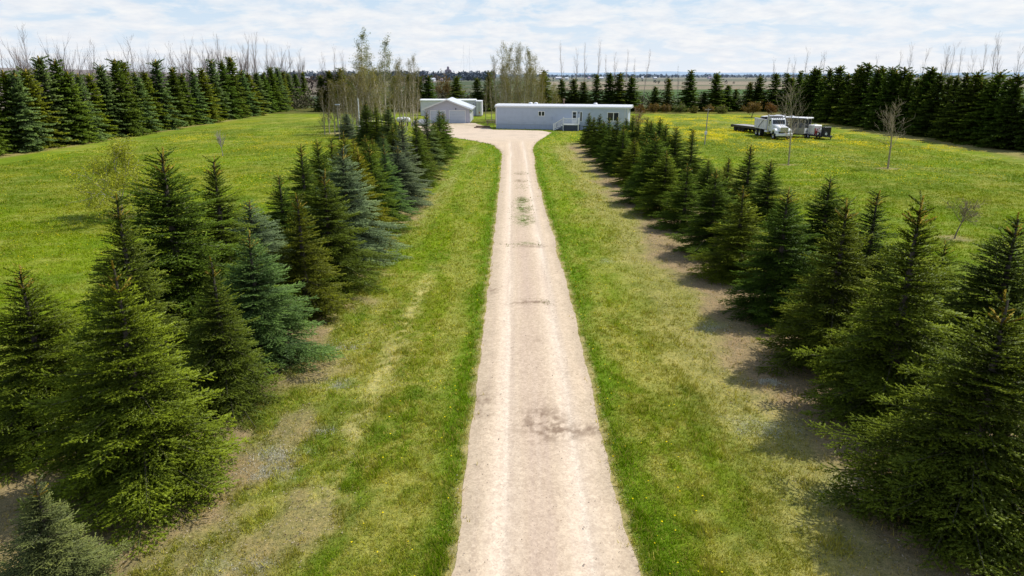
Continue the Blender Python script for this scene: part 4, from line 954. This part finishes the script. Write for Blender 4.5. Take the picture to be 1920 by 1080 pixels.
MB().box(-.03, .03, 1.05, 1.07, 1.9, 2.3).build('wiper', M['dark'], cab)
for s in (-1, 1):
    xs = s*.985
    MB().add([(xs, 1.25, 1.90), (xs, 1.42, 2.48), (xs, 1.98, 2.48), (xs, 1.98, 1.90)], [(0, 1, 2, 3)]).build('side_window', M['glass'], cab)
    dr = MB().box(min(xs, xs+s*.01), max(xs, xs+s*.01), 1.18, 2.02, 1.0, 1.84).build('door', M['white'], cab)
    MB().box(min(xs+s*.012, xs+s*.04), max(xs+s*.012, xs+s*.04), 1.85, 1.97, 1.66, 1.71).build('handle', M['dark'], dr)
for q in range(5): MB().lathe((-.6+q*.3, 1.42, 0), 'z', [(.06, 2.67), (.05, 2.75), (0, 2.77)], 8).build('roof_light', M['dark'], cab)
# dump box
bxm = MB(); by0, by1, bz0, bz1 = 2.55, 7.05, 1.08, 2.45
bxm.box(-1.15, 1.15, by0, by1, bz0, bz0+.1).box(-1.15, -1.07, by0, by1, bz0+.1, bz1).box(1.07, 1.15, by0, by1, bz0+.1, bz1).box(-1.07, 1.07, by0, by0+.08, bz0+.1, bz1+.55).box(-1.07, 1.07, by1-.08, by1, bz0+.1, bz1-.05)
bxm.box(-1.12, 1.12, 1.75, by0, bz1+.50, bz1+.58)
box_ = bxm.build('dump_box', M['offwhite'], tk)
rb = MB()
for s in (-1, 1):
    for q in range(6): yq = by0+.25+q*.8; rb.box(s*1.151 if s > 0 else -1.20, s*1.20 if s > 0 else -1.151, yq, yq+.09, bz0+.05, bz1)
    rb.box(1.151 if s > 0 else -1.22, 1.22 if s > 0 else -1.151, by0, by1, bz1-.1, bz1)
rb.build('rib', M['offwhite'], box_)
MB().bar((-1.23, by0+.1, bz1+.45), (-1.23, by1-1.6, bz0+.1), .03, 6).build('tarp_arm', M['dark'], box_)
MB().box(-1.05, 1.05, by0+.2, by1-.2, bz1-.16, bz1-.10).build('cover_sheet', M['dark'], box_)  # black sheet below the rim stands in for the dark interior
# flat-deck trailer
xa, ya = G(1396, 247.3)
ft = thing('flat_deck_trailer', 'long empty black flat-deck trailer with three axles behind the dump truck', 'trailer', (xa+.9, ya+.5, 0), RAD(18))
# local: y runs from tail (+) to tongue (-)
MB().box(-1.2, 1.2, -6.3, 3.0, .84, .92).build('deck', M['deckwood'], ft)
MB().box(-1.26, -1.202, -6.3, 3.0, .62, .95).box(1.202, 1.26, -6.3, 3.0, .62, .95).box(-1.26, 1.26, 3.002, 3.12, .55, .95).box(-.6, -.45, -6.3, 3, .5, .838).box(.45, .6, -6.3, 3, .5, .838).build('frame', M['dark'], ft)
for s in (-1, 1):
    for q in range(3): wheel(ft, s*1.14, .2+q*.95, .40, .25, s, rim='dark')
    MB().bar((s*.5, -6.3, .6), (0, -8.2, .6), .07, 6).build('drawbar', M['dark'], ft)
MB().box(-.06, .06, -7.7, -7.58, 0, .9).build('jack', M['dark'], ft)
# screened office trailer
xc, yc_ = G(1506, 259)
aa = math.atan2(-.687, .727)
ot = thing('camper_trailer', 'tan-sided trailer with dark window band and white roof between the truck and tank trailer', 'trailer', (xc, yc_, 0), aa)
# local x: forward along the long axis to the near right end at 0; body behind (-x); side facing camera is -y... 
OL, OW = 6.2, 2.3
MB().box(-OL, 0, 0, OW, .55, 1.35).build('lower_wall', M['tan'], ot)
MB().box(-OL+.03, -.03, .03, OW-.03, 1.352, 2.55).build('window_band', M['glass'], ot)
pl = MB()
for q in range(8): xq = -OL+q*(OL-.1)/7; pl.box(xq, xq+.09, -.005, .06, 1.352, 2.548).box(xq, xq+.09, OW-.06, OW+.005, 1.352, 2.548)
pl.box(-.085, .005, OW/2-.04, OW/2+.04, 1.352, 2.548)
pl.box(-OL, 0, -.012, -.004, 2.44, 2.55).box(-OL, 0, OW+.004, OW+.012, 2.44, 2.55)
pl.build('window_posts', M['tan'], ot)
rf_ = MB().box(-OL-.15, .2, -.15, OW+.15, 2.552, 2.72).build('roof', M['white'], ot, bevel=.04)
MB().box(-4.6, -3.9, .7, 1.3, 2.721, 2.93).box(-2.6, -2.1, .8, 1.3, 2.721, 2.86).build('roof_hatch', M['white'], rf_)
MB().box(-OL-.15, .22, -.20, -.152, 2.50, 2.66).build('awning_rail', M['dark'], rf_)
MB().box(.003, .03, .12, OW-.12, .6, 1.28).build('end_panel', M['white'], ot)
g = MB()
for q in range(6): g.box(.031, .036, .45+q*.24, .60+q*.24, .82, .98)
g.build('end_lettering', M['dark'], ot)
MB().box(-OL+.1, -.1, .3, OW-.3, .38, .548).build('chassis', M['dark'], ot)
for yy_ in (0.06, OW-.06):
    for q in (2.6, 3.5):
        w_ = MB().lathe((-q, yy_, .36), 'y', [(.2, -.10), (.34, -.10), (.36, -.06), (.36, .06), (.34, .10), (.2, .10)], 18).build('wheel', M['rubber'], ot)
        MB().lathe((-q, yy_, .36), 'y', [(0, -.08), (.2, -.07), (.2, .07), (0, .08)], 12).build('rim', M['offwhite'], w_)
MB().box(-.12, -.04, .02, .1, 0, .548).box(-.12, -.04, OW-.1, OW-.02, 0, .548).build('stabiliser', M['dark'], ot)
# tank trailer
xs_, ys_ = G(1541, 262)
tt_ = thing('tank_trailer', 'low black trailer carrying white tanks, red pump and spare wheels', 'trailer', (xs_, ys_, 0), math.atan2(-.964, .248), None, (.74,)*3)
# local x forward(right/near), body behind
MB().box(-5.0, 0, 0, 2.1, .50, .60).box(-5.0, 0, -.06, -.002, .42, .66).box(-5.0, 0, 2.102, 2.16, .42, .66).build('frame', M['dark'], tt_)
MB().box(-4.95, -.05, .06, 2.04, .602, .63).build('deck', M['deckwood'], tt_)
MB().bar((0, .4, .52), (1.3, 1.05, .52), .06, 6).bar((0, 1.7, .52), (1.3, 1.05, .52), .06, 6).box(.9, 1.0, .98, 1.1, 0, .7).build('hitch', M['dark'], tt_)
for yy_ in (-.20, 2.30):
    for q in (3.6, 4.45):
        w_ = MB().lathe((-q, yy_, .36), 'y', [(.2, -.11), (.34, -.11), (.36, -.06), (.36, .06), (.34, .11), (.2, .11)], 18).build('wheel', M['rubber'], tt_)
        MB().lathe((-q, yy_, .36), 'y', [(0, -.09), (.2, -.08), (.2, .08), (0, .09)], 12).build('rim', M['offwhite'], w_)
tb = thing('liquid_tank', 'large upright white plastic tank on the black trailer', 'tank', (0, 0, 0), 0)
tb.matrix_world = Matrix.Translation(tt_.location) @ Matrix.Rotation(tt_.rotation_euler.z, 4, 'Z') @ Matrix.Scale(.74, 4)
MB().box(-4.6, -2.75, .15, 1.95, .64, 2.42).build('tank_body', M['tank'], tb, bevel=.16)
g = MB()
for q in range(3): g.box(-4.3+q*.55, -4.24+q*.55, .12, .152, .7, 2.3)
g.build('seam', M['offwhite'], tb)
MB().lathe((-3.7, 1.05, 0), 'z', [(.28, 2.40), (.28, 2.52), (0, 2.54)], 14).build('lid', M['white'], tb)
pm = thing('pump_frame', 'red pump frame on the black trailer between two white tanks', 'pump', (0, 0, 0), 0); pm.matrix_world = tb.matrix_world.copy()
g = MB().box(-2.6, -2.5, .2, .3, .632, 1.95).box(-2.0, -1.9, .2, .3, .632, 1.8).box(-2.6, -1.9, .2, .3, 1.3, 1.4).box(-2.6, -2.5, 1.2, 1.3, .632, 1.9).bar((-2.55, .25, 1.9), (-1.95, .25, .9), .06, 6); g.build('frame', M['red'], pm)
MB().lathe((-2.25, .5, 1.05), 'x', [(0, -.3), (.25, -.28), (.25, .28), (0, .3)], 12).build('pump_body', M['red'], pm)
st = thing('liquid_tank', 'small upright white plastic tank next to the black engine box on the trailer', 'tank', (0, 0, 0), 0); st.matrix_world = tb.matrix_world.copy()
MB().box(-1.85, -1.0, .5, 1.5, .632, 1.85).build('tank_body', M['tank'], st, bevel=.14); MB().lathe((-1.4, 1.0, 0), 'z', [(.16, 1.84), (.16, 1.94), (0, 1.96)], 12).build('lid', M['red'], st)
eb = thing('engine_box', 'black engine box at the right end of the trailer', 'engine', (0, 0, 0), 0); eb.matrix_world = tb.matrix_world.copy()
MB().box(-.90, -.05, .3, 1.8, .632, 2.25).build('housing', M['dark'], eb, bevel=.05)
MB().bar((-.3, .6, 2.24), (-.3, .6, 2.5), .05, 8).build('exhaust', M['chrome'], eb); MB().box(-.75, -.25, .27, .299, 1.1, 1.7).build('grille', M['rubber'], eb)
for q, (xx, rr_, lb_) in enumerate([(-.42, .42, 'big spare wheel with white rim leaning on the engine box'), (-1.30, .34, 'smaller spare wheel with pale rim left of the big one')]):
    sp = thing('spare_wheel', lb_, 'wheel', (0, 0, 0), 0); sp.matrix_world = tb.matrix_world.copy()
    ax_, c_ = ('x', (.14, .55, .632+rr_)) if q == 0 else ('y', (xx, .10, .632+rr_))
    sg_ = -1 if q == 0 else 1
    w_ = MB().lathe(c_, ax_, [(rr_*.60, -.12), (rr_*.93, -.12), (rr_, -.06), (rr_, .06), (rr_*.93, .12), (rr_*.60, .12)], 22).build('tyre', M['rubber'], sp)
    MB().lathe(c_, ax_, [(rr_*.61, -.10*sg_), (rr_*.5, -.08*sg_), (rr_*.2, -.10*sg_), (0, -.10*sg_)], 18).build('rim', M['white'], sp)

# ------------------------------------------------------------------ far country
def wood(name, label, n, fx, hmin, hmax, size, c, seed):
    """a far wood: thousands of leaf clumps on crowns that stand side by side"""
    r = np.random.default_rng(seed); Vs = []; Cs = []
    for _ in range(n):
        x, y = fx(r); h = r.uniform(hmin, hmax); w = h*r.uniform(.35, .6); m = 46
        d = r.normal(0, 1, (m, 3)); d /= np.linalg.norm(d, axis=1)[:, None]; d *= r.uniform(.5, 1.05, (m, 1))
        ctr = np.stack([x + d[:, 0]*w, y + d[:, 1]*w, h*.52 + d[:, 2]*h*.5], -1); ctr[:, 2] = np.clip(ctr[:, 2], .1, None)
        u = r.normal(0, 1, (m, 3)); u /= np.linalg.norm(u, axis=1)[:, None]; v = np.cross(u, r.normal(0, 1, (m, 3))); v /= np.linalg.norm(v, axis=1)[:, None]
        s = size*h*r.uniform(.6, 1.3, (m, 1)); Vs.append(np.stack([ctr-u*s, ctr+v*s, ctr+u*s], 1).reshape(-1, 3))
        Cs.append(np.repeat(np.array(c)*r.uniform(.7, 1.3)*r.uniform(.8, 1.2, (m, 1)), 3, 0))
    V = np.concatenate(Vs); C = np.concatenate(Cs)
    tag(link(name, np_mesh(name, V, np.arange(len(V)).reshape(-1, 3), M['petal'], colattr=C)), label, 'wood', kind='stuff')
wood('distant_wood', 'dark far-off belt of trees on the horizon left of the centre', 520, lambda r: (r.uniform(-330, -25), r.uniform(900, 1080)), 7, 13, .13, (.11, .135, .17), 1)  # blue-grey colour includes the haze of distance
wood('distant_wood', 'low bluish strip of far trees on the horizon right of the centre', 420, lambda r: (r.uniform(60, 900), r.uniform(1500, 2100)), 4, 9, .16, (.15, .18, .23), 2)  # haze is in the colour here as well, paler and bluer
wood('brown_wood', 'leafless grey-brown wood beyond the left windbreak', 900, lambda r: (r.uniform(-700, -90), r.uniform(280, 900)), 4, 8, .16, (.13, .105, .09), 3)
wood('hedge_scrub', 'brown scrub of bare bushes along the far edge of the yard', 520, lambda r: (r.uniform(-70, 75), r.uniform(172, 190)), 1.8, 4.8, .07, (.115, .105, .065), 4)
wood('distant_wood', 'thin dark hedge lines crossing the far right fields', 120, lambda r: (r.uniform(20, 700), r.choice([640, 820, 1180])+r.uniform(-6, 6)), 2, 4, .16, (.12, .14, .13), 5)
# far rise at the left
hm = MB(); pr = [(-2600, 0)]
hv = []; xs = np.linspace(-3200, -900, 60)
hh_ = 26*ss(-900, -1400, xs*1.0) if False else np.interp(xs, [-3200, -2200, -1700, -1300, -900], [34, 36, 24, 12, 0])
V = []
for xq, h in zip(xs, hh_): 
    V += [(xq, 1900, -1), (xq, 2300, h*.75+math.sin(xq*.01)*2*(h > 2)), (xq, 2900, h)]
Fh = []
for q in range(59): Fh += [(q*3, q*3+3, q*3+4, q*3+1), (q*3+1, q*3+4, q*3+5, q*3+2)]
hme = np_mesh('far_hill', V, Fh, worn('far_hill_ground', (.22, .19, .17), 1, var=.3, scale=.01), smooth=True)
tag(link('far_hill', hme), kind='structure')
# ridge on the right horizon, aerial haze painted in as pale blue
V = []; xs = np.linspace(300, 5200, 80)
for xq in xs: h = 16 + 8*math.sin(xq*.0016) + 4*math.sin(xq*.007); V += [(xq, 5200, -2), (xq, 5500, h*min(1, (xq-300)/900)), (xq, 6500, h*.9)]
Fh = []
for q in range(79): Fh += [(q*3, q*3+3, q*3+4, q*3+1), (q*3+1, q*3+4, q*3+5, q*3+2)]
tag(link('far_ridge', np_mesh('far_ridge', V, Fh, worn('far_ridge_haze', (.26, .36, .47), 1, var=.15, scale=.004), smooth=True)), kind='structure')
# grain elevator and masts
X, H = TY(840, 124, 1500)
ge = thing('grain_elevator', 'faint reddish grain elevator tower on the left of centre horizon', 'grain elevator', (X, 1500, 0), 0)
MB().box(-6.5, 6.5, -4, 4, 0, H*.66).prism([(-6.5, H*.66), (6.5, H*.66), (3, H*.74), (-3, H*.74)], 'y', -4, 4).build('main_house', M['brick_far'], ge)
MB().box(-2.2, 2.2, -2, 2, H*.74, H*.92).prism([(-2.2, H*.92), (2.2, H*.92), (0, H)], 'y', -2, 2).build('head_house', M['brick_far'], ge)
MB().box(6.6, 14, -3, 3, 0, H*.45).build('annex', M['brick_far'], ge)
for px, top in ((869, 84), (880, 86)):
    X, H = TY(px, top, 1500)
    ms = thing('radio_mast', f'hair-thin pale radio mast on the horizon, {"left" if px == 869 else "right"} one of the pair', 'mast', (X, 1500, 0), 0, 'radio masts')
    MB().bar((0, 0, 0), (0, 0, H), .16, 4, .10).build('mast_shaft', M['far_steel'], ms)
    g = MB()
    for q in range(3): a = q*2.094; g.bar((math.cos(a)*25, math.sin(a)*25, 0), (0, 0, H*.8), .04, 3)
    g.build('guy_wires', M['far_steel'], ms)
fb_ = [(575, 143, 15, 6, 900), (556, 143, 6, 4, 900), (240, 141, 10, 3, 1300), (262, 141, 16, 3, 1300), (330, 142, 12, 3, 1200), (345, 142, 6, 4, 1200), (398, 143, 10, 3, 1100), (812, 146, 8, 4, 860), (828, 147, 5, 3, 860), (1047, 147, 16, 4, 1150), (1063, 147, 8, 3, 1150), (1104, 147, 6, 4, 1200), (1125, 147, 20, 3, 1300), (1160, 147, 7, 5, 1250), (1185, 147, 14, 3, 1250), (1205, 147, 6, 4, 1300), (1228, 147, 10, 3, 1300), (1330, 146, 9, 3, 1300)]
for n_, (px, py, w, h, Y) in enumerate(fb_):
    X = (px-960)/F*(Y*CP+CAM_H*SP)
    w *= .55; h *= .6
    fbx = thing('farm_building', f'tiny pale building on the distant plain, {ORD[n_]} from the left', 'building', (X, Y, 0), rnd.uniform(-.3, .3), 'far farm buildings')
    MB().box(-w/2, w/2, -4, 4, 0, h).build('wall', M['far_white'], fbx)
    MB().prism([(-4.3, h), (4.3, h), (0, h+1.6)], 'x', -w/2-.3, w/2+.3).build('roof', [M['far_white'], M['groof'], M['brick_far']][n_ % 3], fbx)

# ------------------------------------------------------------------ light, sky, camera
SUN_EL = RAD(54); sv = Vector((.915, .40, 0)).normalized() * math.cos(SUN_EL) + Vector((0, 0, math.sin(SUN_EL)))
sl_ = bpy.data.lights.new('sun', 'SUN'); sl_.energy = 4.6; sl_.angle = RAD(.55); sl_.color = (1, .965, .90)
so = bpy.data.objects.new('sun', sl_); col.objects.link(so); so.rotation_euler = (-sv).to_track_quat('-Z', 'Y').to_euler(); so.location = (30, 20, 60)
w = bpy.data.worlds.new('World'); scene.world = w; w.use_nodes = True; nt = w.node_tree; nt.nodes.clear()
out = N(nt, 'ShaderNodeOutputWorld')
sky = N(nt, 'ShaderNodeTexSky', sky_type='NISHITA'); sky.sun_disc = False; sky.sun_elevation = SUN_EL; sky.sun_rotation = math.atan2(sv.x, sv.y); sky.air_density = 1.0; sky.dust_density = 1.2; sky.ozone_density = 1.5
b1 = N(nt, 'ShaderNodeBackground'); b1.inputs[1].default_value = .15; nt.links.new(sky.outputs[0], b1.inputs[0])
tc = N(nt, 'ShaderNodeTexCoord'); sep = N(nt, 'ShaderNodeSeparateXYZ'); nt.links.new(tc.outputs['Generated'], sep.inputs[0])
def mth(op, a, b=None):
    n = N(nt, 'ShaderNodeMath', operation=op)
    for i_, s in enumerate((a, b)):
        if s is None: continue
        if isinstance(s, (int, float)): n.inputs[i_].default_value = s
        else: nt.links.new(s, n.inputs[i_])
    return n.outputs[0]
zz_ = mth('ADD', mth('MAXIMUM', sep.outputs[2], 0.0), .22)
cu = mth('DIVIDE', sep.outputs[0], zz_); cv = mth('DIVIDE', sep.outputs[1], zz_)
cmb = N(nt, 'ShaderNodeCombineXYZ'); nt.links.new(cu, cmb.inputs[0]); nt.links.new(cv, cmb.inputs[1])
nn = N(nt, 'ShaderNodeTexNoise', Scale=3.4, Detail=9, Roughness=.60, Distortion=.3); nt.links.new(cmb.outputs[0], nn.inputs['Vector'])
n2 = N(nt, 'ShaderNodeTexNoise', Scale=9, Detail=7, Roughness=.6); nt.links.new(cmb.outputs[0], n2.inputs['Vector'])
cf = ramp(nt, nn.outputs[0], [(.40, (0, 0, 0)), (.49, (.72,)*3), (.58, (1, 1, 1))])
cloudc = ramp(nt, n2.outputs[0], [(.3, (.80, .85, .93)), (.52, (.92, .94, .98)), (.7, (1.0, 1.0, 1.0))])
blue = ramp(nt, sep.outputs[2], [(0, (.84, .90, .98)), (.05, (.72, .84, .97)), (.10, (.60, .77, .95)), (.4, (.28, .47, .80))])
cc_ = mul(nt, blue, cloudc, 1.0, 'MIX'); mixn = cc_.node; nt.links.new(cf, mixn.inputs[0])
b2 = N(nt, 'ShaderNodeBackground'); b2.inputs[1].default_value = .97; nt.links.new(cc_, b2.inputs[0])
# near the horizon bright haze and cloud, higher up the clear physical sky
fz = ramp(nt, sep.outputs[2], [(.0, (1, 1, 1)), (.16, (.85,)*3), (.5, (.25,)*3), (1, (.15,)*3)])
ms_ = N(nt, 'ShaderNodeMixShader'); nt.links.new(fz, ms_.inputs[0]); nt.links.new(b1.outputs[0], ms_.inputs[1]); nt.links.new(b2.outputs[0], ms_.inputs[2])
nt.links.new(ms_.outputs[0], out.inputs[0])

cam = bpy.data.cameras.new('camera'); cam.sensor_width = 36; cam.lens = F/1920*36; cam.clip_end = 20000; cam.clip_start = .1
co = bpy.data.objects.new('camera', cam); col.objects.link(co); co.location = (0, 0, CAM_H); co.rotation_euler = (math.pi/2 - P, 0, 0)
scene.camera = co
scene.view_settings.view_transform = 'Standard'; scene.view_settings.look = 'None'; scene.view_settings.exposure = 0; scene.view_settings.gamma = 1
scene.cycles.max_bounces = 5; scene.cycles.diffuse_bounces = 3; scene.cycles.transmission_bounces = 3
scene.cycles.sample_clamp_indirect = 4
scene.render.film_transparent = False
